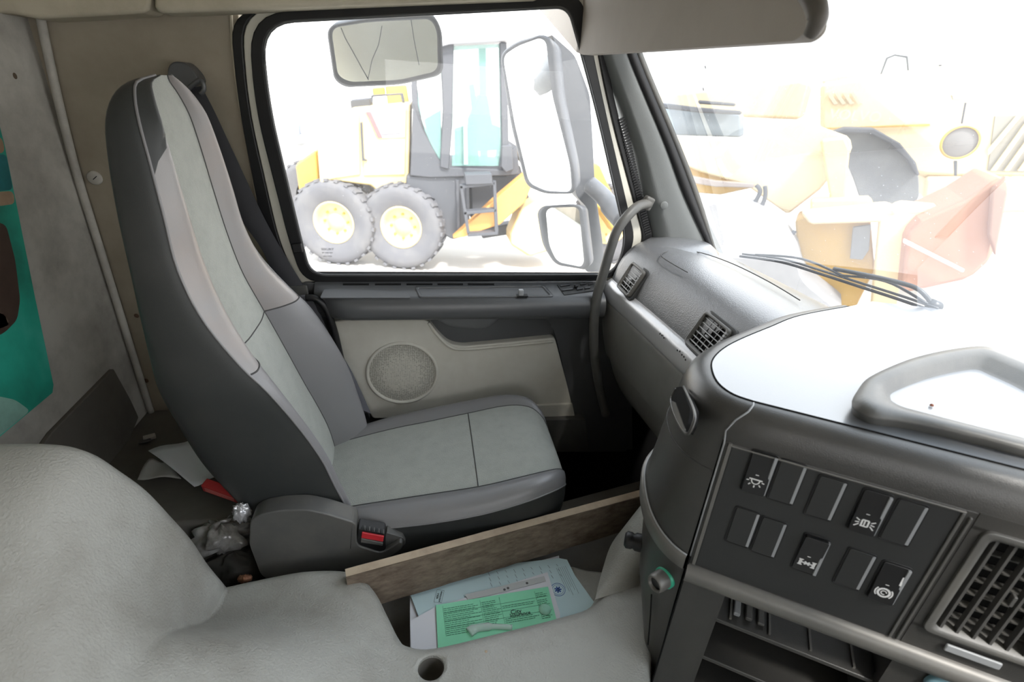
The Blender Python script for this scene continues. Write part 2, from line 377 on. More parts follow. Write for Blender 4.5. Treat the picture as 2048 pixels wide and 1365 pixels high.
# ledge tray: dark recess bounded by a lip
to = rnd([lf.p(*lf.px(x, y), .0005) for x, y in [(830, 575), (1088, 572), (1108, 595), (838, 597)]], .008)
ti = rnd([lf.p(*lf.px(x, y), .0005) for x, y in [(836, 578), (1084, 575), (1100, 593), (843, 594)]], .007)
tl = [p - V((0, 0, .022)) for p in ti]
g = G().grid([to, [p + lf.n * .003 for p in to], [p + lf.n * .003 for p in ti], ti], True); g.make('tray_lip', M_DOORD, door)
g = G().prism([p + lf.n * .0004 for p in ti], lf.n * .0006); g.make('tray_well', M_DOORD, door, smooth=False)
# lock lever in tray
g = G(); c = lf.p(*lf.px(1041, 594), .002); q = Fr(c, (1, 0, 0), (0, 0, 1), (0, -1, 0)); q.box(g, -.007, .007, 0, .020, -.006, .006)
bev(g.make('lock_lever', M_CHIP, door, smooth=False), .003)
g = G(); q.box(g, -.010, .020, -.001, .004, -.008, .008); bev(g.make('lock_base', M_BLK, door, smooth=False), .001)
# demist slots
for i, (x0, x1) in enumerate([(686, 738), (750, 802), (813, 865), (875, 926), (936, 988)]):
    fr2 = Fr((0, 1.3605, 1.006), (1, 0, 0), (0, .3, 1), (0, -1, .2))
    a_, b_ = lf.px(x0, 569.5); a2_, _ = lf.px(x1, 569)
    g = G(); lf.box(g, a_, a2_, b_ - .003, b_ + .003, 0, .0016); g.make('air_slot', M_BLK2, door, smooth=False)
# switch cluster
cl = [lf.p(*lf.px(x, y), 0) for x, y in [(1114, 571), (1186, 567), (1196, 582), (1128, 592)]]
g = G().prism(cl, lf.n * .003); sp = bev(g.make('switch_plate', M_PANEL, door, smooth=False), .001)
for (x0, y0, x1, y1) in [(1120, 576, 1140, 573), (1124, 585, 1146, 582), (1160, 573, 1172, 571), (1153, 583, 1166, 581), (1169, 581, 1180, 579), (1176, 573, 1186, 571)]:
    a = lf.p(*lf.px(x0, y0), .003); b = lf.p(*lf.px(x1, y1), .003)
    g = G().box(a, b - a, lf.v * .007, lf.n * .003); bev(g.make('door_switch', M_SWITCH, sp, smooth=False), .0012)
g = G().lathe(lf.p(*lf.px(1151, 577), .003), lf.n, [(0, .009), (.004, .009), (.006, .007), (.006, .004), (.004, 0)], 14); g.make('mirror_knob', M_BLK, sp)

# light lower panel
YP = 1.325
lp = [onY(a, b, YP) for a, b in [(655, 646), (700, 640), (855, 640), (876, 668), (897, 688), (922, 694), (1000, 687), (1110, 676), (1130, 752), (1150, 835), (1000, 838), (745, 838), (705, 760)]]
lpr = rnd(lp, [.01, .01, .02, .06, .05, .05, .03, .012, .2, .01, .1, .01, .2], 5)
g = G().prism(lpr, (0, .03, 0)); bev(g.make('lower_panel', M_DOORL, door, smooth=False), .006, 3, 40)
# lip running along the light panel's top edge
g = G().tube(cr_([onY(a, b, YP - .001) for a, b in [(857, 646), (878, 674), (899, 693), (925, 699), (1000, 693), (1106, 683)]], 6), .0045, 8); g.make('panel_lip', M_DOORL, door)
# open pocket bowl in the dark insert
g = G(); rows = []
P0, P1 = onY(860, 640, 1.345), onY(1008, 638, 1.345)
for j in range(7):
    t = j / 6; rr = []
    for i in range(17):
        s = i / 16; x = lerp(P0.x, P1.x, s); depth = .056 * (1 - abs(2 * s - 1) ** 3.5) * (1 - .12 * math.cos(PI * s))
        zz = .918 - depth * math.sin(t * PI / 2); yy = 1.349 - .020 * math.sin((1 - abs(2 * s - 1) ** 4) * PI / 2) * math.cos(t * PI / 2)
        rr.append(V((x, yy, zz)))
    rows.append(rr)
g.grid(rows); g.make('pull_pocket', M_PANEL if 0 else mat('pocket_grey', (.16, .163, .17), .45, .5, grain=.3), door)
# lower step of the light panel
g = G().prism([onY(a, b, 1.318) for a, b in [(1060, 812), (1145, 808), (1150, 834), (1050, 838)]], (0, .01, 0)); bev(g.make('panel_step', M_DOORL, door, smooth=False), .003)
# speaker
sc_ = onY(805, 747, YP); R = (onY(877, 747, YP) - sc_).length
g = G().lathe(sc_, (0, -1, 0), [(R, -.002), (R, .004), (R * .97, .0065), (R * .93, .0065), (R * .91, .002), (R * .90, -.001)], 56); rg = g.make('speaker_ring', M_DOORL, door)
m = mat('speaker_mesh', (.26, .24, .205), .6, .3)
t = m.node_tree; b = t.nodes['Principled BSDF']; vv = t.nodes.new('ShaderNodeTexVoronoi'); vv.inputs['Scale'].default_value = 190; vv.inputs['Randomness'].default_value = .25
tc2 = t.nodes.new('ShaderNodeTexCoord'); t.links.new(tc2.outputs['Object'], vv.inputs['Vector'])
rp = t.nodes.new('ShaderNodeValToRGB'); rp.color_ramp.elements[0].position = .35; rp.color_ramp.elements[0].color = (.27, .26, .23, 1); rp.color_ramp.elements[1].position = .6; rp.color_ramp.elements[1].color = (.52, .50, .44, 1)
t.links.new(vv.outputs['Distance'], rp.inputs[0]); t.links.new(rp.outputs[0], b.inputs['Base Color'])
g = G().lathe(sc_, (0, -1, 0), [(R * .905, .001), (R * .7, .0035), (R * .4, .0048), (.0001, .005)], 56); g.make('speaker_grille', m, door)
# dark front door end beside dash
g = G().prism(rnd([onY(a, b, 1.33) for a, b in [(1086, 634), (1200, 600), (1262, 600), (1265, 900), (1163, 900), (1150, 835), (1128, 745), (1112, 676), (1104, 652)]], .008), (0, .03, 0))
bev(g.make('door_front_trim', M_DOORD, door, smooth=False), .008, 3)
# sill
g = G().prism([onY(a, b, 1.30) for a, b in [(1050, 842), (1170, 838), (1180, 905), (1060, 905)]], (0, .06, 0)); bev(g.make('door_sill', M_PLAST, door, smooth=False), .003)

# ------------------------------------------------------------------ A-pillar
PL = [(1190, 40), (1205, 113), (1262, 287), (1286, 385), (1305, 470), (1300, 500)]
PR = [(1248, 40), (1262, 113), (1335, 287), (1372, 392), (1418, 490), (1432, 520)]
PM = [((a[0] * .55 + b[0] * .45), (a[1] + b[1]) / 2) for a, b in zip(PL, PR)]
rowsA = []
for a, mm_, b in zip(PL, PM, PR):
    A = onY(*a, 1.365); Mm = onY(*mm_, 1.325); B = onY(*b, 1.33); B2 = B + V((.045, .03, 0)); A2 = A + V((0, .03, 0))
    rowsA.append(cr_([A2, A, lerp(A, Mm, .5) + V((0, -.012, 0)), Mm, lerp(Mm, B, .6) + V((0, -.008, 0)), B, B2], 4))
rows = []
for i in range(len(rowsA) - 1):
    pass
cols = list(zip(*rowsA)); cc = [cr_(list(c), 5) for c in cols]; rows = [list(r) for r in zip(*cc)]
g = G().grid(rows); pil = setp(g.make('trim_5', M_PILLAR), 'grey plastic windscreen pillar trim', kind='structure')
# dark gap strip and outer pillar edge
for nm, cols_, m_, w0, w1, dy in [('trim_6', 0, M_BLK, -6, 12, 1.318), ('trim_7', 0, M_PLAST, 12, 24, 1.322)]:
    Lp = [(1252 + w0, 60), (1264 + w0, 113), (1336 + w0, 287), (1376 + w0, 392), (1419 + w0 * .4, 492), (1434 + w0 * .3, 522)]
    g = G(); A = cr_([onY(a, b, dy) for a, b in Lp], 4); B = cr_([onY(a + (w1 - w0) * (1 if b < 450 else .5), b, dy) for a, b in Lp], 4)
    g.grid([[p + V((0, .03, 0)) for p in A], A, B, [p + V((0, .03, 0)) for p in B]])
    setp(g.make(nm, m_), 'rubber strip at the windscreen edge' if m_ is M_BLK else 'outer metal edge of the windscreen pillar', kind='structure')
# round screw cap on pillar
c = onY(1328, 411, 1.318); g = G().lathe(c, (-.3, -1, 0), [(.0105, 0), (.0105, .002), (.009, .003), (0.0001, .003)], 24); o = g.make('screw_cap', M_PILLAR, pil)
# handle foot cover

# ------------------------------------------------------------------ windscreen
def xs(y, z): return .835 + (1.108 - z) * .60 + .27 * (1 - min(1, (y / 1.34) ** 2))
def onW(px, py, off=0):
    d = ray(px, py); lo, hi = .3, 6.0
    lo /= FPX; hi /= FPX
    for _ in range(50):
        k = (lo + hi) / 2; p = CAM + d * k
        if p.x - off < xs(p.y, p.z): lo = k
        else: hi = k
    return CAM + d * lo
rows = []
for j in range(13):
    z = lerp(1.0, 1.80, j / 12); rows.append([V((xs(y, z), y, z)) for y in [lerp(-1.34, 1.345, i / 32) for i in range(33)]])
g = G().grid(rows); ws = g.make('window_2', glass_mat('windscreen_glass', .05, gloss=.05))
setp(ws, 'dusty windscreen', kind='structure')
for (x, y) in [(1407, 178), (1411, 134)]:
    p = onW(x, y, -.004); q = Fr(p, (0, 1, 0), (-.5, 0, 1), (-1, 0, -.5)); g = G(); q.box(g, -.001, .001, -.003, .003, 0, .001); g.make('chip_mark', M_BLK, ws, smooth=False)
# blue sticker in the corner
q = [onW(x, y, -.005) for x, y in [(2022, 712), (2085, 722), (2085, 790), (2030, 738)]]
g = G().prism(q, (-.001, 0, 0)); setp(g.make('sticker', mat('sticker_blue', (.05, .13, .5), .5), smooth=False), 'small blue sticker low on the windscreen', 'sticker')

# ------------------------------------------------------------------ wiper (outside the glass)
wip = thing('windscreen_wiper', 'long wiper with rubber blade resting low outside the windscreen', 'wiper', onW(1850, 620, .02))
M_WIP = mat('wiper_metal', (.07, .075, .08), .4, .5, metal=.3)
bl = [onW(x, y, .022) for x, y in [(1480, 513), (1560, 524), (1640, 548), (1720, 574), (1800, 600), (1868, 624)]]
bl = cr_(bl, 5)
g = G().tube(bl, .0035, 6); g.make('blade_rubber', M_BLK, wip)
g = G().tube([p + V((.006, 0, .007)) for p in bl], .003, 6); g.make('blade_spine', M_WIP, wip)
for k, (i0, i1) in enumerate([(2, 13), (12, 23)]):
    a, b_ = bl[i0], bl[i1]; mid = (a + b_) / 2
    g = G().tube(cr_([a + V((.006, 0, .009)), mid + V((.012, 0, .026)), b_ + V((.006, 0, .009))], 6), .003, 6); g.make('bridge', M_WIP, wip)
arm = [onW(x, y, .045) for x, y in [(1668, 538), (1740, 552), (1800, 566), (1838, 580), (1868, 612), (1910, 660), (1960, 706), (2000, 740), (2040, 780)]]
g = G().tube(cr_(arm, 4), [.005] * 16 + [.007] * 8 + [.011] * 9, 8); g.make('wiper_arm', M_WIP, wip)
g = G().lathe(onW(1868, 612, .045), (-1, 0, .3), [(.012, -.01), (.012, .01), (.001, .012)], 14); g.make('arm_joint', M_WIP, wip)

# ------------------------------------------------------------------ sun visor
vis = thing('sun_visor', 'beige padded sun visor hanging at the top of the windscreen', 'visor', (.37, .9, 1.6))
vp = [onX(x, y, .37) for x, y in [(1040, -40), (1065, 2), (1152, 104), (1166, 110), (1590, 82), (1612, 62), (1616, 35), (1600, 0), (1560, -50)]]
g = G().prism(rnd(vp, [.01, .01, .01, .01, .02, .03, .03, .02, .01], 5), (.022, 0, 0)); bev(g.make('visor_panel', M_VISOR, vis, smooth=False), .008, 3, 40)
shade_path = cr_([onX(x, y, .365) for x, y in [(1560, -60), (1596, -8), (1608, 30), (1602, 52), (1592, 68)]], 6)
g = G().tube([p + V((.012, -.004, 0)) for p in shade_path], [lerp(.0125, .007, k / (len(shade_path) - 1)) for k in range(len(shade_path))], 10); g.make('visor_shade_tube', mat('visor_end_shade', (.10, .09, .08), .6), vis)  # dark brown tube paints the shading along the visor's rounded end

# ------------------------------------------------------------------ passenger dashboard
dash = thing('dashboard', 'grey passenger side dashboard with two air vents and silver strip', 'dashboard', (.7, 1.0, .6))
# profile (x,z) at far end, offsets towards near end
prof = [(.86, 1.10), (.80, 1.118), (.72, 1.132), (.65, 1.140), (.60, 1.132), (.570, 1.112), (.550, 1.085), (.535, 1.045), (.529, 1.024)]
low = [(.513, .964), (.511, .95), (.516, .90), (.527, .84), (.545, .78)]
low2 = [(.551, .772), (.562, .745), (.585, .69), (.615, .64), (.66, .60), (.80, .58)]
ys = [1.345, 1.335, 1.31, 1.27, 1.2, 1.1, 1.0, .9, .8, .7, .6]
def dx(y): return tab([.6, .9, 1.1, 1.3, 1.35], [.055, .032, .018, .0, 0], y)
def dashgrid(pr, name, m, endcap=False, inset=0):
    pr = cr_([V((a, 0, b)) for a, b in pr], 4); rows = []
    for y in ys:
        e = .012 if y > 1.34 else (.003 if y > 1.33 else 0)
        rows.append([V((p.x + dx(y) + e + inset, y, p.z - e * .6 + (.0 if p.x > .6 else 0))) for p in pr])
    g = G().grid(rows)
    if endcap: pass
    return g.make(name, m, dash)
dashgrid(prof, 'upper_pad', M_DASH)
dashgrid([(.529, 1.024), (.522, 1.021), (.512, 1.010), (.508, .990), (.509, .972), (.513, .964)], 'silver_strip', M_SILVER)
dashgrid(low, 'glovebox_lid', M_DASHLO)
dashgrid(low2, 'lower_cover', M_DASHLO, inset=.004)
capv = [V((a + .012, 1.345, b - .007)) for a, b in prof + low + low2]
g = G().prism(capv, (0, .004, 0)); g.make('end_cap', M_DASH, dash, smooth=False)
# round shoulder pad at far end meeting pillar
g = G().lathe((.70, 1.30, 1.112), (0, 0, 1), [(.11, -.03), (.10, .01), (.08, .026), (.04, .034), (.0001, .036)], 32)
g.v = [V((.70 + (v.x - .70) * 1.1, min(1.36, v.y), v.z)) for v in g.v]; g.make('dash_shoulder', M_DASH, dash)
# outlined insert line on top
gl = [onZ(x, y, 1.137) for x, y in [(1600, 601), (1540, 565), (1470, 530), (1410, 508), (1365, 500), (1340, 502), (1322, 510), (1335, 522), (1375, 545)]]
g = G().tube(cr_(gl, 5), .0012, 6); g.make('top_groove', M_SEAM, dash)
# vents
fn = V((-.90, 0, .436)).normalized()
def facepoint(y): return V((.5285 + dx(y), y, 1.026))
def vent(parent, F, a0, a1, b0, b1, ns, nv, nm, vertical=False, fm=M_PLAST, sm=M_CHIP, depth=.03, rim=.007, rr=.01, wheel=True):
    o_ = F.rr(a0 - rim, a1 + rim, b0 - rim, b1 + rim, rr, 0); i_ = F.rr(a0, a1, b0, b1, rr * .7, 0)
    up = F.n * .004
    g = G().grid([[p - F.n * .01 for p in o_], [p + up for p in o_], [p + up * 1.2 for p in [lerp(x, y, .5) for x, y in zip(o_, i_)]], [p + up * .6 for p in i_], [p - F.n * depth for p in i_]], True)
    g.f.append(tuple(range(len(g.v) - len(i_), len(g.v))))
    v = bev(g.make(nm, fm, parent), .001, 1, 70)
    g = G(); F.box(g, a0, a1, b0, b1, -depth + .001, -depth + .002); g.make('duct_back', M_BLK2, v, smooth=False)
    for k in range(ns):
        t = (k + .5) / ns; g = G()
        if vertical:
            c = lerp(a0, a1, t); w_ = (a1 - a0) * .014; F.box(g, c - w_, c + w_, b0, b1, -.010, -.001)
        else:
            c = lerp(b0, b1, t); w_ = (b1 - b0) * .016; F.box(g, a0, a1, c - w_, c + w_, -.005, -.001)
        g.make('slat', sm, v, smooth=False)
    for k in range(nv):
        t = (k + .5) / nv; g = G()
        if vertical: c = lerp(b0, b1, t); F.box(g, a0, a1, c - .001, c + .001, -depth * .85, -depth * .5)
        else: c = lerp(a0, a1, t); F.box(g, c - .001, c + .001, b0, b1, -depth * .85, -depth * .5)
        g.make('fin', fm, v, smooth=False)
    g = G(); ca, cb = (a0 + a1) / 2, (b0 + b1) / 2
    if vertical: F.box(g, ca - .002, ca + .002, cb - .008, cb + .008, -.006, .002)
    else: F.box(g, ca - .005, ca + .005, cb - .002, cb + .002, -.006, .002)
    bev(g.make('vent_tab', sm, v, smooth=False), .001)
    return v
def dashvent(yc, wy, zc, hz, pxc, nm):
    y = yc; F0 = Fr(onP(pxc[0], pxc[1], facepoint(yc) + fn * .003, fn), (-dx(yc) * 0 + .05 * 0, -1, 0), (.445, 0, .895), fn)
    g = G(); o_ = F0.rr(-wy - .014, wy + .014, -hz - .013, hz + .013, .016, -.004); i2 = F0.rr(-wy - .002, wy + .002, -hz - .002, hz + .002, .008, -.004)
    ring(g, o_, i2, fn * .0065); bz = bev(g.make('vent_bezel', M_PANEL, dash, smooth=False), .002)
    F1 = Fr(F0.p(0, 0, .007), F0.u, F0.v, F0.n)
    v = vent(dash, F1, -wy, wy * .84, -hz, hz, 6, 5, nm, depth=.0085)
    g = G().lathe(F1.p(wy * .93, 0, -.002), F1.u, [(hz * .75, -.003), (hz * .75, .003)], 24); g.v = [V(p) for p in g.v]
    g2 = G(); [F1.box(g2, wy * .86, wy * 1.0, lerp(-hz, hz, (k + .2) / 10), lerp(-hz, hz, (k + .8) / 10), 0, .005) for k in range(10)]; g2.make('thumb_wheel', M_CHIP, v, smooth=False)
dashvent(1.215, .038, 0, .033, (1266, 562), 'air_vent')
dashvent(.90, .045, 0, .033, (1420, 677), 'air_vent')
# chips in the silver strip and glovebox print
for (x, y) in [(1320, 668), (1324, 671), (1328, 676), (1360, 703), (1364, 710), (1368, 714), (1371, 720), (1355, 701)]:
    p = onX(x, y, .53); p = onP(x, y, V((.508 + dx(.95) - .001, 0, 1)), V((1, 0, 0))); g = G().lathe(p, (-1, 0, 0), [(.0025, 0), (.002, .001), (.0001, .001)], 7); g.make('paint_chip', M_PANEL, dash)

# ------------------------------------------------------------------ grab handle
gh = [(1298, 408), (1278, 412), (1257, 430), (1236, 458), (1222, 495), (1209, 540), (1196, 585), (1189, 630), (1188, 690), (1196, 760), (1212, 830)]
yy = [1.335, 1.315, 1.295, 1.285, 1.28, 1.275, 1.27, 1.265, 1.265, 1.27, 1.28]
g = G().tube(cr_([onY(x, y, c) for (x, y), c in zip(gh, yy)], 6), .0135, 14)
han = setp(g.make('grab_handle', M_PLAST), 'long curved grey grab handle running down from the windscreen pillar', 'handle')
g = G(); p = onY(1296, 407, 1.335); q = Fr(p, (.4, 0, 1), (1, 0, -.3), (0, -1, 0)); q.box(g, -.018, .018, -.016, .012, -.01, .012); bev(g.make('handle_foot', M_PLAST, han, smooth=False), .006, 3)

# ------------------------------------------------------------------ centre console
con = thing('centre_console', 'dark centre console angled to the driver with switches and vent', 'console', (.6, .5, .3))
ZL = 1.15
lidpx = [(1508, 802), (1468, 788), (1440, 768), (1427, 745), (1426, 722), (1445, 700), (1480, 680), (1540, 655), (1600, 632), (1700, 613)]
lidw = [onZ(x, y, ZL) for x, y in lidpx]
U = (onZ(2040, 936, ZL) - onZ(1508, 802, ZL)).normalized(); N = V((U.y, -U.x, 0)); 
if N.dot(V((0, -1, 0))) < 0: N = -N
corner = cr_(lidw[::-1], 6)    # from rear passenger side round to the front-left corner
front = [lidw[0] + U * (k * .03) for k in range(1, 27)]
outl = corner + front
nC = len(corner)
def norms(P):
    out = []
    for i in range(len(P)):
        t = P[min(i + 1, len(P) - 1)] - P[max(i - 1, 0)]; n = V((t.y, -t.x, 0)).normalized(); 
        out.append(n)
    return out
NN = norms(outl)
if NN[nC + 3].dot(N) < 0: NN = [-n for n in NN]
# smooth normals
for _ in range(6): NN = [((NN[max(i - 1, 0)] + NN[i] * 2 + NN[min(i + 1, len(NN) - 1)]).normalized()) for i in range(len(NN))]
def fade(i):   # 1 on the left flank, 0 on the driver face
    t = max(0, min(1, (nC - 2 - i) / 26)); return t * t * (3 - 2 * t)
FX = Fr(outl[nC] + NN[nC + 4] * .033 + V((0, 0, -ZL)), U, (0, 0, 1), N)
usx = FX.px(1437, 924)[0]
iE = max(i for i in range(nC) if (outl[i] + NN[i] * .036 - FX.o).dot(U) <= usx + .002)
def body_rows(spec, i0, i1):
    return [[outl[i] + NN[i] * (d + dl * fade(i)) + V((0, 0, z - ZL + dz * fade(i))) for i in range(i0, i1)] for z, d, dz, dl in spec]
nA = len(outl)
# lid
lid = [p for p in outl] + [outl[-1] + V((.5, .3, 0)), V((1.02, .80, ZL)), V((.90, .84, ZL))]
g = G().prism(lid, (0, 0, -.004)); g.make('console_lid', M_LID, con, smooth=False)
g = G().grid([[p + V((0, 0, .0002)) for p in outl], [p + n * .0022 + V((0, 0, .0002)) for p, n in zip(outl, NN)], [p + n * .0022 + V((0, 0, -.003)) for p, n in zip(outl, NN)]]); g.make('lid_joint', M_BLK2, con)
# rounded shoulder (bullnose) all the way
sp1 = [(1.149, .002, 0, 0), (1.1485, .010, 0, 0), (1.143, .020, 0, .002), (1.130, .028, 0, .004), (1.112, .032, 0, .005), (1.098, .033, 0, .006)]
g = G().grid(body_rows(sp1, 0, nA)); g.make('shoulder', M_CONS, con)
# left flank, upper piece
sp2 = [(1.098, .033, 0, .006), (1.05, .034, 0, .012), (1.00, .035, .01, .016), (.96, .036, .02, .018), (.925, .037, .03, .02), (.885, .038, .045, .022)]
g = G().grid(body_rows(sp2, 0, iE + 1)); g.make('upper_flank', M_CONS, con)
# trim band
sp3 = [(.885, .038, .045, .022), (.884, .043, .045, .023), (.880, .044, .044, .024), (.858, .043, .035, .022), (.852, .036, .034, .018)]
g = G().grid(body_rows(sp3, 0, iE + 1)); g.make('trim_band', M_TRIMC, con)
sp4 = [(.852, .035, .034, .015), (.80, .034, .02, .012), (.72, .030, .0, .004), (.62, .022, 0, -.02), (.50, .01, 0, -.06), (.40, -.01, 0, -.10), (.30, -.04, 0, -.16)]
g = G().grid(body_rows(sp4, 0, iE + 1)); g.make('lower_flank', M_CONS, con)
# bright joint lines
def lineU(spec, i0, i1, r, m, nm): g = G().tube([outl[i] + NN[i] * (spec[1] + spec[3] * fade(i)) + V((0, 0, spec[0] - ZL + spec[2] * fade(i))) for i in range(i0, i1)], r, 6); g.make(nm, m, con)
lineU((.885, .040, .045, .022), 0, iE + 1, .0015, M_CHIP, 'band_edge')
lineU((1.045, .0345, .0, .012), nC - 34, iE + 1, .0012, M_SEAM, 'flank_seam')
# corner joint down the face
js = [outl[nC - 1 - sh] + NN[nC - 1 - sh] * (d + .0005) + V((0, 0, z - ZL)) for z, d, sh in [(1.149, .004, 0), (1.1485, .010, 0), (1.143, .020, 1), (1.130, .028, 3), (1.112, .032, 4), (1.098, .033, 5)]]
js = js[:-1] + [FX.p(usx, 1.096, .001), FX.p(usx, 1.0, .001), FX.p(usx, .885, .001)]
g = G().tube(js, .0013, 6); g.make('corner_joint', M_CHIP, con)
js = [FX.p(usx, z, .002) for z in (.885, .86, .852, .7, .5)]
g = G().tube(js, .0014, 6); g.make('corner_joint', M_BLK2, con)
# pocket scoop on the flank
scx = [(1352, 778), (1366, 775), (1385, 820), (1380, 850), (1372, 866), (1350, 830), (1343, 800)]
pc = onZ(1362, 815, 1.075); idx = min(range(nC), key=lambda i: (outl[i] + NN[i] * .04 - V((pc.x, pc.y, ZL))).length)
nn = (NN[idx] + V((0, 0, .25))).normalized(); bp_ = outl[idx] + NN[idx] * .0425; bp_.z = 1.09
sc3 = [onP(x, y, bp_, nn) for x, y in scx]
g = G().prism(rnd(sc3, .004), nn * -.012); g.v = [p + nn * .003 for p in g.v]; g.make('grip_recess', M_BLK2, con, smooth=False)
g = G().prism(rnd([onP(x, y, bp_ + nn * .0035, nn) for x, y in [(1344, 802), (1352, 806), (1372, 862), (1366, 860), (1348, 832)]], .002), nn * .001); g.make('recess_flap', M_PLAST, con, smooth=False)
g = G().tube(cr_([onP(x, y, bp_ + nn * .003, nn) for x, y in [(1352, 778), (1342, 800), (1350, 832), (1372, 868), (1386, 850), (1388, 822), (1367, 774)]], 5), .002, 6); g.make('recess_rim', M_CONS, con)

# --- driver face frame
F = Fr(outl[nC] + NN[nC + 4] * .033 + V((0, 0, -ZL)), U, (0, 0, 1), N)
P_ = lambda x, y, c=0: F.px(x, y, c)
uTL = P_(1470, 862); uTR = P_(1895, 985); uBL = P_(1402, 1108); uBR = P_(1818, 1270)
EU = .75
US = P_(1437, 924)[0]
g = G(); F.box(g, US, (uTR[0] + uBR[0]) / 2 + .018, .862, 1.099, -.03, .0); bev(g.make('face_plate', M_CONS, con, smooth=False), .003)
# switch panel
u0 = (uTL[0] + uBL[0]) / 2; u1 = (uTR[0] + uBR[0]) / 2; v1 = 1.094; v0 = .872
g = G(); F.box(g, u0, u1, v0, v1, -.006, .001); spn = g.make('switch_panel', M_PANEL, con, smooth=False)
for a, b, c, d, nm in [(u0 - .006, u0 - .001, v0, v1 + .004, 'panel_edge'), (u0 - .006, u1 + .004, v1, v1 + .0025, 'panel_edge'), (u1 + .0005, u1 + .004, v0, v1, 'panel_edge'), (u1 + .009, u1 + .012, v0, v1 - .004, 'panel_edge')]:
    g = G(); F.box(g, a, b, c, d, -.002, .0035); bev(g.make(nm, M_TRIMC if nm and a < u0 else M_PLAST, con, smooth=False), .001)
# silver trim bar across the face
g = G(); bar = [(0, .838), (0, .872), (EU, .872), (EU, .838)]
rows = []
for a in [US, EU * .3, EU * .6, EU]:
    rows.append([F.p(a, b, c) for b, c in [(.836, -.02), (.836, .004), (.842, .011), (.852, .014), (.862, .012), (.868, .006), (.870, -.002), (.870, -.02)]])
g.grid(rows); g.make('trim_bar', M_TRIMC, con)
# switches
def switch(cx_px, kind, tilt=0, cover=False):
    u, v = P_(*cx_px, .002)
    W, H = .0150, .0325
    g = G(); o_ = F.rr(u - W - .0015, u + W + .0015, v - H - .0015, v + H + .0015, .005, .001); i_ = F.rr(u - W, u + W, v - H, v + H, .004, .001)
    g.grid([o_, [p + F.n * .0012 for p in o_], [p + F.n * .0008 for p in i_], [p - F.n * .004 for p in i_]], True); h = g.make('switch_surround', M_BLK, spn)
    q = [F.p(u - W + .001, v - H + .001, .001), F.p(u + W - .001, v - H + .001, .001), F.p(u + W - .001, v + H - .001, .001), F.p(u - W + .001, v + H - .001, .001)]
    d = .0042 if kind != 'blank' else .0014
    g = G().prism(rnd(q, .003, 3), F.n * d)
    if kind != 'blank':
        n_ = len(g.v) // 2
        for i in range(n_, 2 * n_):
            vv_ = (g.v[i] - F.o).dot(F.v) - v; g.v[i] += F.n * (-.0025 * (vv_ / H) * (1 if not tilt else -1))
    s = bev(g.make('rocker_switch' if kind != 'blank' else 'blank_cover', M_SWITCH if kind != 'blank' else M_PANEL, spn, smooth=False), .0012)
    g = G(); F.box(g, u + W - .0036, u + W + .0004, v - H + .002, v + H - .002, .001, d + .0012); bev(g.make('side_ridge', M_CHIP, s, smooth=False), .0008)
    if kind == 'blank': return
    def st(pts, w_=.0008):
        g = G()
        for (a, b), (c, e) in zip(pts[:-1], pts[1:]):
            t = V((c - a, e - b, 0)); L_ = t.length; t.normalize(); n2 = V((-t.y, t.x, 0)) * w_
            bs = .0078 + .0025
            zz = lambda vv2: d - .0025 * (vv2 / H) * (1 if not tilt else -1) + .0018
            g.add([F.p(u + a + n2.x, v + b + n2.y, zz(b)), F.p(u + c + n2.x, v + e + n2.y, zz(e)), F.p(u + c - n2.x, v + e - n2.y, zz(e)), F.p(u + a - n2.x, v + b - n2.y, zz(b))], [(0, 1, 2, 3)])
        g.make('symbol', M_WHITE, s, smooth=False)
    c0 = -.014
    if kind == 'lamp':
        st([(-.009, c0 + .006), (.007, c0 + .006)], .001)
        st([(-.005 + .004 - .005 * math.cos(a) + 0, c0 + .005 - .006 * math.sin(a)) for a in [PI * k / 8 for k in range(9)]])
        for a in [.2, .85, 1.57, 2.3, 2.95]: st([(-.001 - .0078 * math.cos(a), c0 + .005 - .008 * math.sin(a)), (-.001 - .011 * math.cos(a), c0 + .005 - .0115 * math.sin(a))])
    if kind == 'beacon':
        st([(-.004, c0 - .005), (-.004, c0 + .004), (.003, c0 + .004), (.003, c0 - .005), (-.005, c0 - .005)], .001); st([(-.001, c0 - .004), (-.001, c0 + .003)], .0008)
        for s_ in (-1, 1):
            for dyy in (-.005, -.001, .003): st([(s_ * .006 - .0005, c0 + dyy * .6), (s_ * .0105 - .0005, c0 + dyy * 1.5)])
    if kind == 'axle':
        for yy_ in (0,):
            for s_ in (-1, 1): st([(s_ * .008, c0 - .006), (s_ * .008, c0 + .006)], .0018)
            st([(-.008, c0), (.008, c0)], .001); st([(-.003, c0 - .003), (.003, c0 + .003)], .001); st([(-.003, c0 + .003), (.003, c0 - .003)], .001)
            for s_ in (-1, 1): st([(s_ * .0105, c0 + .005), (s_ * .005, c0 + .005)]); st([(s_ * .0105, c0 - .005), (s_ * .005, c0 - .005)])
    if kind == 'brake':
        st([(-.001 + .0065 * math.cos(a), c0 + .0065 * math.sin(a)) for a in [2 * PI * k / 16 for k in range(17)]], .0014)
        st([(-.001 + .003 * math.cos(a), c0 + .003 * math.sin(a)) for a in [2 * PI * k / 12 for k in range(11)]], .0007)
        for s_ in (-1, 1): st([(-.001 + s_ * .0095 * math.cos(a), c0 + .0095 * math.sin(a)) for a in [-.7 + 1.4 * k / 6 for k in range(7)]], .0008)
        st([(.011, .004), (.011, .018)], .0012)
    st([(-.003, -.001), (.001, -.001)], .0006)
switch((1517, 947), 'lamp'); switch((1573, 966), 'blank'); switch((1650, 998), 'blank')
switch((1738, 1025), 'beacon'); switch((1806, 1047), 'blank')
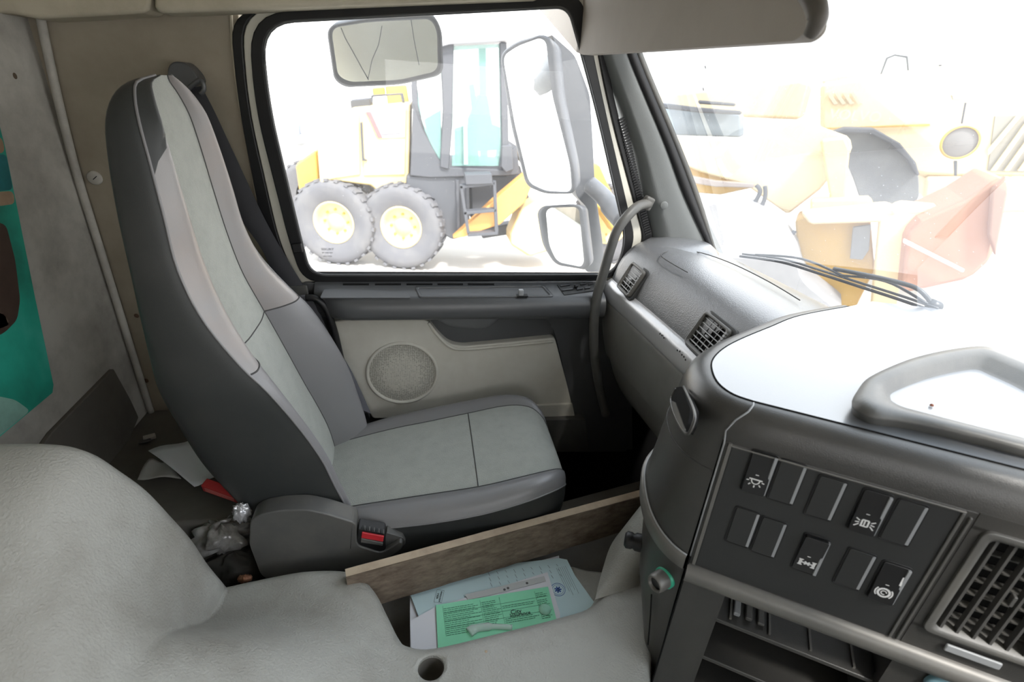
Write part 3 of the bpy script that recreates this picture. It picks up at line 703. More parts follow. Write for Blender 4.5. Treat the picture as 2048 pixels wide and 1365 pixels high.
switch((1484, 1056), 'blank'); switch((1536, 1076), 'blank'); switch((1620, 1110), 'axle', tilt=1)
switch((1708, 1140), 'blank'); switch((1776, 1166), 'brake')

# face vent
va = P_(1908, 1085); vb = P_(2035, 1130)
uA = u1 + .026; uB = uA + .118
vF = Fr(F.p(0, 0, .001), F.u, F.v, F.n)
fv = vent(con, vF, uA + .010, uB - .006, .915, 1.070, 6, 7, 'face_vent', vertical=True, fm=M_PLAST, sm=mat('slat_grey', (.075, .073, .07), .45), rim=.010, rr=.012)
g = G(); F.box(g, uA - .010, EU, 1.075, 1.099, -.03, .0005); F.box(g, uA - .010, EU, .862, .910, -.03, .0005); F.box(g, uA - .010, uA + .006, .905, 1.08, -.03, .0005); F.box(g, uB - .001, EU, .905, 1.08, -.03, .0005); g.make('vent_surround', M_CONS, con, smooth=False)
g = G(); vF.box(g, uA + .03, uB - .03, .886, .898, .002, .006); tw = bev(g.make('vent_slider', M_CHIP, con, smooth=False), .002)
# second panel strip to the right of the vent
g = G(); F.box(g, uB + .02, uB + .10, .876, 1.092, -.006, .001); g.make('right_panel', M_PANEL, con, smooth=False)
# pockets below the bar: frame, box interior, shelf and ribs
g = G(); F.box(g, US, US + .024, .34, .838, -.03, -.001); F.box(g, US + .024, .004, .34, .838, -.16, -.004); g.make('pocket_post', M_CONS, con, smooth=False)
g = G(); F.box(g, .004, .012, .50, .832, -.03, -.012); g.make('pocket_edge', M_CONS, con, smooth=False)
pr0 = P_(1800, 1320)[0]
g = G(); F.box(g, US + .01, EU, .50, .84, -.22, -.20); g.make('pocket_back', M_BLK2, con, smooth=False)
g = G(); F.box(g, .0, pr0, .756, .764, -.19, -.012); bev(g.make('pocket_shelf', M_CONS, con, smooth=False), .002)
g = G(); F.box(g, .0, pr0, .660, .668, -.19, -.012); bev(g.make('pocket_shelf', M_CONS, con, smooth=False), .002)
for k in range(4):
    u_ = lerp(.03, pr0 - .02, k / 3.2); g = G(); F.box(g, u_, u_ + .003, .762, .768, -.19, -.02); g.make('shelf_rib', M_TRIMC, con, smooth=False)
for k in range(3):
    g = G(); F.box(g, .035 + k * .018, .045 + k * .018, .764, .772 - k * .001, -.17, -.03); bev(g.make('coin_slot_rib', M_CHIP if k < 1 else M_PLAST, con, smooth=False), .002)
g = G(); F.box(g, pr0, EU, .45, .838, -.19, -.004); g.make('lower_right_panel', M_CONS, con, smooth=False)
g = G(); F.box(g, pr0 - .006, pr0 + .004, .50, .838, -.02, -.002); g.make('pocket_edge', M_CONS, con, smooth=False)
c = F.p(*P_(1888, 1376), .0); g = G().lathe(c, F.n, [(.022, -.002), (.022, .004), (.017, .007), (.0001, .006)], 28); g.make('blue_knob', mat('pale_blue_plastic', (.16, .30, .36), .4), con)
g = G(); F.box(g, US, pr0, .34, .515, -.2, -.002); g.make('pocket_sill', M_CONS, con, smooth=False)

# flank sockets
def flank_point(px, py, dz):
    best = None
    for i in range(0, nC):
        for z in [dz + k * .01 for k in range(-14, 15)]:
            d = .034 + .012 * fade(i); p = outl[i] + NN[i] * d; p = V((p.x, p.y, z))
            r_ = ray(px, py).normalized(); w_ = p - CAM; e = (w_ - r_ * w_.dot(r_)).length
            if best is None or e < best[0]: best = (e, p, NN[i], i)
    return best[1], best[2]
p, n = flank_point(1325, 1155, .78)
g = G().lathe(p, n, [(.0175, -.004), (.0175, .003), (.0155, .004)], 26); g.make('socket_ring', mat('green_ring', (.03, .35, .22), .4), con)
g = G().lathe(p, n, [(.0155, 0), (.0155, .018), (.0142, .024), (.0125, .026), (.0105, .024), (.0100, .012), (.0001, .008)], 26); g.make('power_socket', M_TRIMC, con)
g = G().lathe(p + n * .0205, n, [(.0098, 0), (.0001, .0002)], 20); g.make('socket_cap', M_SWITCH, con)
# second knob seen from the side
p2 = p + V((.0, .0, 0)); p2, n2 = flank_point(1277, 1085, .80)
g = G().lathe(p2, n2, [(.016, -.004), (.016, .006), (.013, .010), (.015, .014), (.015, .022), (.011, .026), (.0001, .026)], 22); g.make('ribbed_knob', M_BLK, con)
# lower flank seam
g = G().tube([onP(x, y, p, n) for x, y in [(1303, 1190), (1301, 1230), (1296, 1290)]], .0012, 6); g.make('flank_seam', M_BLK2, con)

# --- moulded tray standing on the lid
tr = thing('storage_tray', 'shallow moulded grey tray with raised rim on top of the console', 'tray', onZ(1900, 830, ZL))
to = [(1738, 848), (1704, 826), (1716, 796), (1740, 770), (1800, 742), (1850, 726), (1910, 714), (1968, 709), (2010, 722), (2080, 752), (2160, 800), (2170, 890), (2120, 925), (2060, 918), (1960, 892), (1850, 866), (1795, 856)]
ti = [(1776, 806), (1770, 800), (1765, 790), (1768, 776), (1810, 758), (1858, 742), (1915, 729), (1966, 723), (2000, 735), (2068, 765), (2130, 805), (2130, 870), (2085, 895), (2040, 884), (1950, 862), (1850, 836), (1800, 822)]
T0 = cr_([onZ(x, y, ZL) for x, y in to], 4, True); 
TO = cr_([onZ(x, y, ZL + .016) for x, y in [(a, b - 16) for a, b in to]], 4, True); TI = cr_([onZ(x, y, ZL + .016) for x, y in [(a, b - 10) for a, b in ti]], 4, True)
Tm = [lerp(a, b, .5) + V((0, 0, .003)) for a, b in zip(TO, TI)]
cen = sum(TI, V((0, 0, 0))) / len(TI)
TF = [lerp(p, cen, .10) - V((0, 0, .013)) for p in TI]; TF2 = [lerp(p, cen, .16) - V((0, 0, .0145)) for p in TI]
g = G().grid([T0, [lerp(a, b, .7) for a, b in zip(T0, TO)], TO, Tm, TI, TF, TF2], True); g.make('tray_rim', M_PLAST, tr)
g = G().prism([p for p in TF2], (0, 0, -.001)); g.make('tray_floor', M_LID, tr, smooth=False)
g = G().lathe(onZ(1863, 812, ZL + .003), (0, 0, 1), [(.0025, 0), (.002, .002), (.0001, .003)], 8); setp(g.make('grit', mat('grit', (.2, .07, .04), .8)), 'tiny brown crumb lying in the console tray', 'crumb')

# ------------------------------------------------------------------ engine tunnel cover
edge_px = [(450, 1163), (520, 1148), (600, 1133), (660, 1130), (700, 1134), (728, 1148), (752, 1175), (775, 1220), (798, 1265), (818, 1281), (870, 1284), (1000, 1254), (1120, 1224), (1180, 1203), (1198, 1165), (1212, 1115), (1240, 1065), (1275, 1030)]
ZT = .60
E = cr_([onZ(x, y, ZT) for x, y in edge_px], 5)
# hump towards the rear wall
hx = [-.785, -.66, -.57, -.527, -.496, -.469, -.447, -.429, -.4155]; hz = [.975, .98, .976, .958, .918, .874, .808, .743, .670]
hump = [V((x, tab([-.785, -.47, -.4155], [.738, .738, .75], x), z)) for x, z in zip(hx, hz)] + [E[0].copy()]
hump = cr_(hump, 5)[:-1]; E = hump + E
def ztop(x): return tab(hx + [-.399, -.36, -.3, 0], hz + [ZT + .006, ZT + .001, ZT, ZT], x)
rows = []; nE = len(E)
Nn = []
for i in range(nE):
    t = E[min(i + 1, nE - 1)] - E[max(i - 1, 0)]; t.z = 0; n = V((-t.y, t.x, 0)).normalized(); Nn.append(n)
for _ in range(3): Nn = [((Nn[max(i - 1, 0)] + Nn[i] * 2 + Nn[min(i + 1, nE - 1)]).normalized()) for i in range(nE)]
xn = [lerp(-.785, .62, i / (nE - 1)) for i in range(nE)]
def zf(x, y):
    s = max(0, min(1, (.74 - y) / .22)); s = s * s * (3 - 2 * s)
    return lerp(max(ztop(x), ZT), tab([-.785, -.6, -.45, -.3, -.15, 0, .15], [.975, .95, .86, .75, .66, .612, ZT], x), s)
rad = .028
for k in range(-1, 26):
    r = []
    for i in range(nE):
        e = E[i] - Nn[i] * rad; a = V((E[i].x, -.25, 0)); t = max(0, k / 25) ** .8
        p = lerp(a, V((e.x, e.y, 0)), t) if k >= 0 else V((E[i].x, -.6, 0)); z = zf(p.x, p.y)
        z = lerp(z, E[i].z, t ** 6)
        uu = (V((p.x, p.y, 0)) - F.o).dot(U); dd = max(0, min(1, (uu - US + .006) / .03)) if p.x > .2 else 0
        z -= .30 * dd * dd * (3 - 2 * dd); r.append(V((p.x, p.y, z)))
    rows.append(r)
for a in [20, 40, 60, 80, 90]:
    th = math.radians(a); rows.append([E[i] - Nn[i] * rad * (1 - math.sin(th)) - V((0, 0, rad * (1 - math.cos(th)))) for i in range(nE)])
rows.append([E[i] + Nn[i] * .004 + V((0, 0, -.10)) for i in range(nE)])
rows.append([V((E[i].x, E[i].y, .12)) + Nn[i] * .01 for i in range(nE)])
g = G().grid(rows)
tun = setp(g.make('engine_cover', M_TUN), 'grey textured engine tunnel cover rising to the rear with storage well', 'engine cover')
# cup hole cut through the cover
hc = onZ(862, 1338, ZT)
try:
    cg = G().lathe(hc, (0, 0, 1), [(.0225, -.05), (.0225, .05)], 28); n_ = 28; cg.f += [tuple(range(28)), tuple(range(28, 56))[::-1]]
    cut = cg.make('cutter', None, smooth=False)
    so = tun.modifiers.new('s', 'SOLIDIFY'); so.thickness = .006; so.offset = -1 if True else 1
    bo = tun.modifiers.new('b', 'BOOLEAN'); bo.operation = 'DIFFERENCE'; bo.object = cut; bo.solver = 'EXACT'
    bpy.context.view_layer.update()
    me = bpy.data.meshes.new_from_object(tun.evaluated_get(bpy.context.evaluated_depsgraph_get()))
    tun.modifiers.clear(); tun.data = me
    bpy.data.objects.remove(cut)
except Exception as ex: print('bool', ex)
g = G().lathe(hc, (0, 0, 1), [(.0235, -.004), (.0235, -.05), (.0001, -.05)], 28); g.make('cup_well', M_REARD, tun)
# tiny screw on the cover
g = G().lathe(onZ(972, 1304, ZT), (0, 0, 1), [(.003, 0), (.002, .001), (.0001, .001)], 10); g.make('screw', M_WOODT, tun)
# well floor and front wall of the well
wf = [onZ(x, y, .44) for x, y in [(700, 1120), (1290, 960), (1330, 1290), (780, 1400)]]
g = G().prism(wf, (0, 0, -.01)); g.make('well_floor', M_REARD, tun, smooth=False)
# rising front moulding beside the console
rows = []
for j in range(9):
    t = j / 8; ang = t * PI / 2
    A = [onZ(x, y, ZT) for x, y in [(1190, 1200), (1205, 1140), (1225, 1085), (1262, 1040)]]
    A = cr_(A, 5)
    rows.append([p + V((.10 * t, .02 * t, 0)) + V((0, 0, .13 * math.sin(ang * 1.0) * (i / 15) ** .6)) for i, p in enumerate(A)])
g = G().grid(rows); g.make('cover_front_rise', M_TUN, tun)
# pale moulded heel of the well, seen behind the papers
hp = [onZ(x, y, .50) for x, y in [(1138, 1128), (1172, 1138), (1205, 1142), (1225, 1150), (1215, 1215), (1190, 1225), (1150, 1180)]]
g = G().prism(hp, (0, 0, -.06)); bev(g.make('well_heel', M_TUN, tun, smooth=False), .01, 3)

# ------------------------------------------------------------------ wooden board on edge across the well
b0 = onZ(690, 1139, .622); b1 = onZ(1282, 980, .622); d = (b1 - b0).normalized(); nrm = V((-d.y, d.x, 0))
b0 = b0 - d * .0; b1 = b1 + d * .08
dn = V((0, 0, -.105))
g = G(); far0 = b0; near0 = b0 - nrm * .021
pts_top = []
rows = []
L = (b1 - b0).length
for i in range(31):
    t = i / 30; p = lerp(b0, b1, t); w_ = .0006 * math.sin(t * 37) + .0005 * math.sin(t * 91)
    rows.append([p + V((0, 0, w_)), p - nrm * (.021 + w_) + V((0, 0, w_)), p - nrm * (.022 + w_) + dn, p - nrm * .001 + dn])
g.grid(rows, True); g.f += [(0, 1, 2, 3), (120, 121, 122, 123)]
wd = mat('board_face', (.24, .17, .12), .75, .25)
t = wd.node_tree; b = t.nodes['Principled BSDF']; tcw = t.nodes.new('ShaderNodeTexCoord'); mp = t.nodes.new('ShaderNodeMapping'); mp.inputs['Rotation'].default_value = (0, 0, -math.atan2(d.y, d.x)); mp.inputs['Scale'].default_value = (3, 60, 40)
nz = t.nodes.new('ShaderNodeTexNoise'); nz.inputs['Scale'].default_value = 1.6; nz.inputs['Detail'].default_value = 8; nz.inputs['Roughness'].default_value = .7
t.links.new(tcw.outputs['Object'], mp.inputs[0]); t.links.new(mp.outputs[0], nz.inputs['Vector']); rp = t.nodes.new('ShaderNodeValToRGB')
rp.color_ramp.elements[0].position = .3; rp.color_ramp.elements[0].color = (.085, .062, .045, 1); rp.color_ramp.elements[1].position = .75; rp.color_ramp.elements[1].color = (.24, .19, .145, 1)
t.links.new(nz.outputs['Fac'], rp.inputs[0]); t.links.new(rp.outputs[0], b.inputs['Base Color'])
bd = setp(g.make('wooden_board', wd, smooth=False), 'rough weathered plank standing on edge across the storage well', 'board')
g = G()
g.grid([[lerp(b0, b1, i / 30) + V((0, 0, .0012)) - nrm * .001 for i in range(31)], [lerp(b0, b1, i / 30) + V((0, 0, .0012)) - nrm * .020 for i in range(31)]]); g.make('sawn_edge', M_WOODT, bd, smooth=False)

# ------------------------------------------------------------------ papers in the well
def paper(px, z, m, label, name='paper', th=.0006, tilt=0):
    pts = [onZ(x, y, z) for x, y in px]; g = G().prism(pts, (0, 0, -th)); return setp(g.make(name, m, smooth=False), label, 'paper')
p1 = paper([(820, 1190), (1118, 1112), (1122, 1150), (1010, 1300), (820, 1300)], .500, M_PAPER, 'white sheet lying lowest in the storage well')
p2 = paper([(820, 1188), (952, 1136), (1118, 1117), (1134, 1120), (1150, 1152), (1192, 1210), (1140, 1240), (1060, 1240), (838, 1236)], .506, M_BLUEP, 'pale blue printed sheet with round blue stamp in the well')
p3 = paper([(820, 1243), (870, 1215), (1095, 1145), (1120, 1228), (1120, 1260), (860, 1300), (822, 1300)], .510, M_PAPER, 'clear plastic sleeve of white pages beneath the green form')
g_ = [onZ(x, y, .514) for x, y in [(872, 1211), (1096, 1174), (1113, 1240), (1113, 1270), (876, 1300)]]
g = G().prism(g_, (0, 0, -.0006)); p4 = setp(g.make('paper', M_GREEN, smooth=False), 'green printed insurance form on top of the papers', 'paper')
# green form printing
fg = Fr(onZ(872, 1211, .5146), onZ(1096, 1174, .5146) - onZ(872, 1211, .5146), onZ(872, 1211, .5146) - onZ(876, 1285, .5146), (0, 0, 1))
def gbox(parent, F_, a0, a1, b0, b1, m, nm='print_line', c=0.0001):
    g = G(); F_.box(g, a0, a1, b0, b1, c, c + .0002); g.make(nm, m, parent, smooth=False)
W_ = (onZ(1096, 1174, .5146) - onZ(872, 1211, .5146)).length
gr = G()
def ln(a0, a1, b, h=.0006): fg.box(gr, a0, a1, b - h / 2, b + h / 2, .0001, .0003)
random.seed(3)
for c0_, c1_ in [(.06, .37), (.385, .54), (.555, .86), (.87, .97)]:
    for k in range(15):
        b_ = -.012 - k * .0042
        if random.random() < .2 or (c0_ == .555 and k in (6, 7, 8, 9, 10)): continue
        a = W_ * c0_; e = W_ * lerp(c0_, c1_, random.uniform(.6, 1))
        x = a
        while x < e: 
            l = random.uniform(.003, .010); ln(x, min(e, x + l), b_, .0010); x += l + .0014
for vx_ in (.055, .375, .545, .865): fg.box(gr, W_ * vx_ - .0002, W_ * vx_ + .0002, -.072, -.006, .0001, .0003)
for hb in (-.022, -.040, -.055): fg.box(gr, W_ * .055, W_ * .97, hb - .0002, hb + .0002, .0001, .0003)
gr.make('small_print', mat('ink_green', (.06, .20, .13), .8), p4, smooth=False)['kind'] = 'stuff'
text('City', .014, M_INK, p4, fg.p(W_ * .66, -.046, .0006), fg.u, fg.v)
text('Insurance', .0115, M_INK, p4, fg.p(W_ * .69, -.053, .0006), fg.u, fg.v)
g = G().lathe(fg.p(W_ * .91, -.052, .0004), (0, 0, 1), [(.013, 0), (.013, .0002), (.0001, .0002)], 24); g.make('seal_print', mat('seal_pale', (.35, .68, .52), .8), p4)
# blue stamp and print on the blue sheet
sc2 = onZ(1116, 1180, .5064)
g = G()
g.lathe(sc2, (0, 0, 1), [(.0165, 0), (.0165, .0002), (.0155, .0002), (.0155, 0)], 28); g.lathe(sc2, (0, 0, 1), [(.0125, 0), (.0125, .0002), (.012, .0002), (.012, 0)], 28)
for k in range(7): 
    a = 2 * PI * k / 7; q = Fr(sc2, (math.cos(a), math.sin(a), 0), (-math.sin(a), math.cos(a), 0), (0, 0, 1)); q.box(g, .001, .008, -.0015, .0015, 0, .0003)
g.make('stamp', M_INKB, p2)
fb = Fr(onZ(1130, 1125, .5064), onZ(1172, 1210, .5064) - onZ(1130, 1125, .5064), onZ(1180, 1125, .5064) - onZ(1130, 1125, .5064), (0, 0, 1))
g = G()
for k in range(6): fb.box(g, .01, .085 - (k % 3) * .01, .008 - k * .0045 - .012, .0086 - k * .0045 - .012, 0, .0002)
for k in range(9):
    a = onZ(975 + k * 17, 1141 - k * 2, .5064); 
    for j in range(3): g.box(a + V((.001 * j, -.006 - j * .014, 0)), (.0010, 0, 0), (.003, -.010 + .002 * (k % 3), 0), (0, 0, .0002))
g.make('small_print', mat('ink_grey', (.22, .28, .32), .8), p2, smooth=False)['kind'] = 'stuff'
fc = Fr(onZ(868, 1205, .5064), (.25, 1, 0), (-1, .25, 0), (0, 0, 1))
g = G(); 
for a0_, a1_, b0_, b1_ in [(0, .03, 0, .0004), (0, .03, -.016, -.0156), (0, .0004, -.016, 0), (.03, .0304, -.016, 0)]: fc.box(g, a0_, a1_, b0_, b1_, 0, .0002)
g.make('print_box', M_INK, p2, smooth=False)
text('VERA', .006, M_INK, p2, fc.p(.015, -.005, .0003), (.25, 1, 0), (-1, .25, 0)); text('JUDETEANA', .0048, M_INK, p2, fc.p(.015, -.011, .0003), (.25, 1, 0), (-1, .25, 0))
# punched strip
q = [onZ(x, y, .5112) for x, y in [(930, 1190), (1088, 1153), (1092, 1163), (1020, 1182), (936, 1201)]]
g = G().prism(q, (0, 0, .0003)); ps = g.make('punched_strip', mat('strip_grey', (.50, .52, .52), .5), p3, smooth=False)
for x, y in [(1009, 1180), (1016, 1177), (1054, 1167)]:
    g = G().lathe(onZ(x, y, .5118), (0, 0, 1), [(.003, 0), (.0001, .0001)], 12); g.make('punch_hole', M_PLAST, ps)
# glossy clear roll
M_CLEAR = mat('clear_plastic', (.75, .8, .8), .12, .8); M_CLEAR.node_tree.nodes['Principled BSDF'].inputs['Alpha'].default_value = .55
g = G().tube(cr_([onZ(x, y, .522) for x, y in [(938, 1262), (952, 1254), (985, 1250), (1025, 1252)]], 5), [.011] * 5 + [.009] * 5 + [.006] * 6, 14); g.v = [V((v.x, v.y, .516 + (v.z - .522) * .45)) for v in g.v]
setp(g.make('plastic_wrapper', M_CLEAR), 'shiny clear plastic wrapper crumpled on the green form', 'wrapper')

# ------------------------------------------------------------------ passenger seat
YC = 1.05
seat = thing('passenger_seat', 'high-backed passenger seat in charcoal vinyl with grey green fabric centre', 'seat', (0, YC, .30))
Z_ = [.58, .66, .73, .80, .88, .975, 1.024, 1.111, 1.196, 1.284, 1.364, 1.42, 1.455, 1.475, 1.484]
XR = [-.385, -.405, -.43, -.455, -.472, -.487, -.489, -.491, -.492, -.493, -.491, -.485, -.472, -.452, -.432]
XF = [-.172, -.182, -.198, -.214, -.244, -.291, -.328, -.38, -.407, -.414, -.422, -.43, -.437, -.44, -.430]
HW = [.165, .175, .183, .188, .193, .198, .193, .178, .163, .150, .135, .120, .098, .070, .030]
XI = [-.25, -.262, -.282, -.305, -.330, -.358, -.370, -.392, -.406, -.416, -.424, -.430, -.436, -.438, -.430]
WI = [.115, .115, .115, .112, .110, .103, .092, .078, .075, .075, .075, .070, .055, .036, .014]
def T(a, z): return tab(Z_, a, z)
zs = [lerp(.58, 1.40, i / 44) for i in range(45)] + [1.41, 1.42, 1.432, 1.443, 1.452, 1.46, 1.467, 1.473, 1.478, 1.482, 1.484]
def half(z, part, sgn):
    xr, xf, hw, xi, wi = T(XR, z), T(XF, z), T(HW, z), T(XI, z), T(WI, z); k = min(1, hw / .12)
    A = V((xi, wi, 0)); Bp = V((lerp(xi, xf, .72) + .006 * k, lerp(wi, hw, .62), 0)); C_ = V((xf, hw, 0))
    if part == 'bolster': pts = cr_([A, lerp(A, Bp, .45) + V((.012 * k, -.002 * k, 0)), lerp(A, Bp, .9) + V((.016 * k, 0, 0)), V((xf + .009 * k, lerp(wi, hw, .84), 0)), C_], 4)
    elif part == 'shell': pts = cr_([C_, V((lerp(xf, xr, .15), hw + .006 * k, 0)), V((lerp(xf, xr, .5), hw + .009 * k, 0)), V((lerp(xf, xr, .82), hw + .002 * k, 0)), V((xr + .006 * k, hw - .022 * k, 0)), V((xr - .004 * k, hw * .5, 0)), V((xr - .006 * k, 0, 0))], 4)
    elif part == 'fabric': pts = cr_([V((xi + .008 * k, 0, 0)), V((xi + .007 * k, wi * .5, 0)), A], 4)
    return [V((p.x, YC + sgn * p.y, z)) for p in pts]
def piece(part, sgn, z0, z1, nm, m, both=False):
    rows = []
    for z in [z for z in zs if z0 - 1e-6 <= z <= z1 + 1e-6]:
        if both: r = half(z, part, -1)[::-1] + half(z, part, 1)[1:] if part != 'shell' else half(z, part, -1) + half(z, part, 1)[::-1][1:]
        else: r = half(z, part, sgn)
        rows.append(r)
    g = G().grid(rows)
    if z1 > 1.48 and part == 'shell': n = len(rows[0]); g.f.append(tuple(range(len(g.v) - n, len(g.v))))
    return g.make(nm, m, seat)
zj = zs[23]
piece('shell', 0, .5, 1.49, 'backrest_shell', M_VDARK, True)
for s_ in (-1, 1):
    piece('bolster', s_, .5, zj, 'lower_bolster', M_VGREY); 
    if s_ > 0: piece('bolster', s_, zj, 1.49, 'upper_bolster', M_VHEAD)
def resamp(P, a, b, n=12):
    out = []
    for i in range(n):
        t = lerp(a, b, i / (n - 1)) * (len(P) - 1); k = min(int(t), len(P) - 2); out.append(lerp(P[k], P[k + 1], t - k))
    return out
def ksp(z): return 1 - max(0, min(1, (z - 1.33) / .085)) ** 1.5
zz_ = [z for z in zs if z >= zj - 1e-6]
G().grid([resamp(half(z, 'bolster', -1), 0, max(.03, ksp(z))) for z in zz_]).make('upper_bolster', M_VHEAD, seat)
G().grid([resamp(half(z, 'bolster', -1), max(.03, ksp(z)), 1) for z in zz_ if z > 1.325]).make('head_corner', M_VDARK, seat)
piece('fabric', 0, .5, zj, 'lower_fabric', M_FAB, True); piece('fabric', 0, zj, 1.49, 'upper_fabric', M_FAB, True)
# seams
for s_ in (-1, 1):
    g = G().tube([half(z, 'bolster', s_)[-1] + V((.0005, s_ * .001, 0)) for z in zs], .0022, 6); g.make('seam', M_VGREY, seat)
    g = G().tube([half(z, 'bolster', s_)[0] + V((.0005, 0, 0)) for z in zs], .0013, 6); g.make('seam', M_SEAM, seat)
    g = G().tube([p + V((.0007, 0, 0)) for p in half(zj, 'bolster', s_)], .0016, 6); g.make('seam', M_SEAM, seat)
g = G().tube([p + V((.0005, 0, 0)) for p in half(zj, 'fabric', -1)[::-1] + half(zj, 'fabric', 1)[1:]], .0013, 6); g.make('seam', M_SEAM, seat)
# small top cap piece (dark vinyl corner panel at the head)
# cushion
CX = [-.27, -.2, -.1, 0, .12, .22, .28, .312, .330, .338]
CZ = [.595, .612, .632, .648, .668, .688, .690, .675, .648, .610]
CH = [.175, .187, .203, .214, .217, .208, .186, .158, .125, .075]
CW = [.125, .130, .138, .143, .149, .147, .135, .115, .09, .05]
CB = [.50, .50, .50, .50, .505, .52, .535, .555, .575, .595]
cxs = [lerp(-.27, .22, i / 18) for i in range(19)] + [.235, .25, .265, .28, .292, .302, .312, .32, .327, .333, .338]
def chalf(x, part, s_):
    z, h, w_, b_ = [tab(CX, a, x) for a in (CZ, CH, CW, CB)]; k = min(1, h / .18)
    if part == 'fabric': pts = cr_([V((0, 0, z + .004 * k)), V((0, w_ * .6, z + .003 * k)), V((0, w_, z))], 4)
    elif part == 'bolster': pts = cr_([V((0, w_, z)), V((0, lerp(w_, h, .4), z + .012 * k)), V((0, lerp(w_, h, .8), z + .006 * k)), V((0, h, z - .018 * k))], 4)
    else: pts = cr_([V((0, h, z - .018 * k)), V((0, h + .004, lerp(z, b_, .5))), V((0, h - .004, b_ + .01)), V((0, h - .03, b_)), V((0, 0, b_))], 4)
    return [V((x, YC + s_ * p.y, p.z)) for p in pts]
def cpiece(part, s_, x0, x1, nm, m, both=False):
    rows = []
    for x in [x for x in cxs if x0 - 1e-6 <= x <= x1 + 1e-6]:
        if both: r = chalf(x, part, -1)[::-1] + chalf(x, part, 1)[1:] if part == 'fabric' else chalf(x, part, -1) + chalf(x, part, 1)[::-1][1:]
        else: r = chalf(x, part, s_)
        rows.append(r)
    g = G().grid(rows); return g.make(nm, m, seat), rows[-1]
xj = cxs[14]
cpiece('fabric', 0, -1, xj, 'cushion_rear_fabric', M_FAB, True); cpiece('fabric', 0, xj, 1, 'cushion_front_fabric', M_FAB, True)
for s_ in (-1, 1): cpiece('bolster', s_, -1, 1, 'cushion_bolster', M_VGREY)
cpiece('side', 0, -1, 1, 'cushion_side', M_VDARK, True)
xe = cxs[-1]; loop = chalf(xe, 'fabric', -1)[::-1] + chalf(xe, 'fabric', 1)[1:] + chalf(xe, 'bolster', 1)[1:] + chalf(xe, 'side', 1)[1:] + chalf(xe, 'side', -1)[::-1][1:] + chalf(xe, 'bolster', -1)[::-1][1:-1]
g = G(); g.add(loop, [tuple(range(len(loop)))]); g.make('cushion_nose', M_VGREY, seat)
for s_ in (-1, 1):
    g = G().tube([chalf(x, 'fabric', s_)[-1] + V((0, 0, .0005)) for x in cxs], .0013, 6); g.make('seam', M_SEAM, seat)
    g = G().tube([chalf(x, 'bolster', s_)[-1] for x in cxs], .0018, 6); g.make('seam', M_VGREY, seat)
g = G().tube([p + V((0, 0, .0005)) for p in chalf(xj, 'fabric', -1)[::-1] + chalf(xj, 'fabric', 1)[1:]], .0013, 6); g.make('seam', M_SEAM, seat)
# seat base
g = G().prism([(-.30, .90, .50), (.24, .90, .52), (.20, .90, .12), (-.26, .90, .12)], (0, .32, 0)); bev(g.make('seat_base', M_BLK2, seat, smooth=False), .01)
# side cover with buckle
yb = .815
cv = [(500, 1042), (520, 1030), (560, 1022), (610, 1020), (650, 1028), (712, 1047), (714, 1092), (762, 1108), (804, 1082), (806, 1098), (745, 1140), (640, 1175), (560, 1180), (520, 1150), (498, 1090)]
cvp = rnd([onY(x, y, yb) for x, y in cv], .012, 4)
g = G().prism(cvp, (0, .045, 0)); bev(g.make('side_cover', M_PLAST, seat, smooth=False), .012, 4, 40)
g = G().tube([onY(x, y, yb - .0005) for x, y in [(706, 1052), (703, 1075), (701, 1098)]], .0009, 6); g.make('cover_joint', M_SEAM, seat)
g = G(); bk = rnd([onY(x, y, yb + .004) for x, y in [(716, 1058), (770, 1068), (772, 1098), (764, 1108), (714, 1094)]], .004, 4)
g.prism(bk, (0, .03, 0)); bk = bev(g.make('belt_buckle', M_SWITCH, seat, smooth=False), .003, 3)
g = G().prism([onY(x, y, yb + .001) for x, y in [(724, 1066), (768, 1074), (766, 1085), (722, 1077)]], (0, .01, 0)); bev(g.make('release_button', M_RED, bk, smooth=False), .0015)
g = G().prism([onY(x, y, yb + .001) for x, y in [(722, 1078), (766, 1087), (765, 1093), (721, 1086)]], (0, .01, 0)); bev(g.make('button_recess', M_PLAST, bk, smooth=False), .0015)
for k in range(10):
    a = onY(724 + k * 4.7, 1060 + k * .95, yb + .002); g = G().box(a, (.0015, 0, 0), (0, .01, 0), (0, 0, .003)); g.make('buckle_tooth', M_PLAST if k % 2 else M_BLK, bk, smooth=False)
# second grey cover in front of the buckle
g = G().prism(rnd([onY(x, y, yb + .012) for x, y in [(772, 1066), (806, 1076), (812, 1088), (790, 1106), (768, 1110)]], .006), (0, .03, 0)); bev(g.make('buckle_end', M_PLAST, seat, smooth=False), .005, 3)

# ------------------------------------------------------------------ seat belt
belt = thing('seat_belt', 'black seat belt hanging from the pillar guide down behind the seat', 'seat belt', onY(500, 400, 1.33))
def ribbon(ctr, wid, th=.0015, name='strap', m=M_STRAP, parent=None):
    g = G(); n = len(ctr); A = []; B = []
    for c, w_ in zip(ctr, wid): A.append(c - w_); B.append(c + w_)
    nn_ = V((0, -th, 0)); g.grid([A, B, [b - nn_ for b in B], [a - nn_ for a in A], A]); return g.make(name, m, parent)
sl_ = [(372, 178, 402, 172), (398, 240, 430, 226), (430, 320, 470, 312), (478, 432, 530, 440), (524, 500, 574, 518), (560, 580, 612, 580)]
cc_ = []; ww = []
for i, (xa, ya, xb, yb2) in enumerate(sl_):
    yw = lerp(1.345, 1.335, i / 5); a = onY(xa, ya, yw); b = onY(xb, yb2, yw); cc_.append((a + b) / 2); ww.append((b - a) / 2)
ribbon(cr_(cc_, 5), cr_(ww, 5), parent=belt)
sl2 = [(578, 582, 608, 580), (606, 626, 634, 616), (640, 690, 664, 680), (676, 760, 704, 745), (700, 810, 742, 828)]
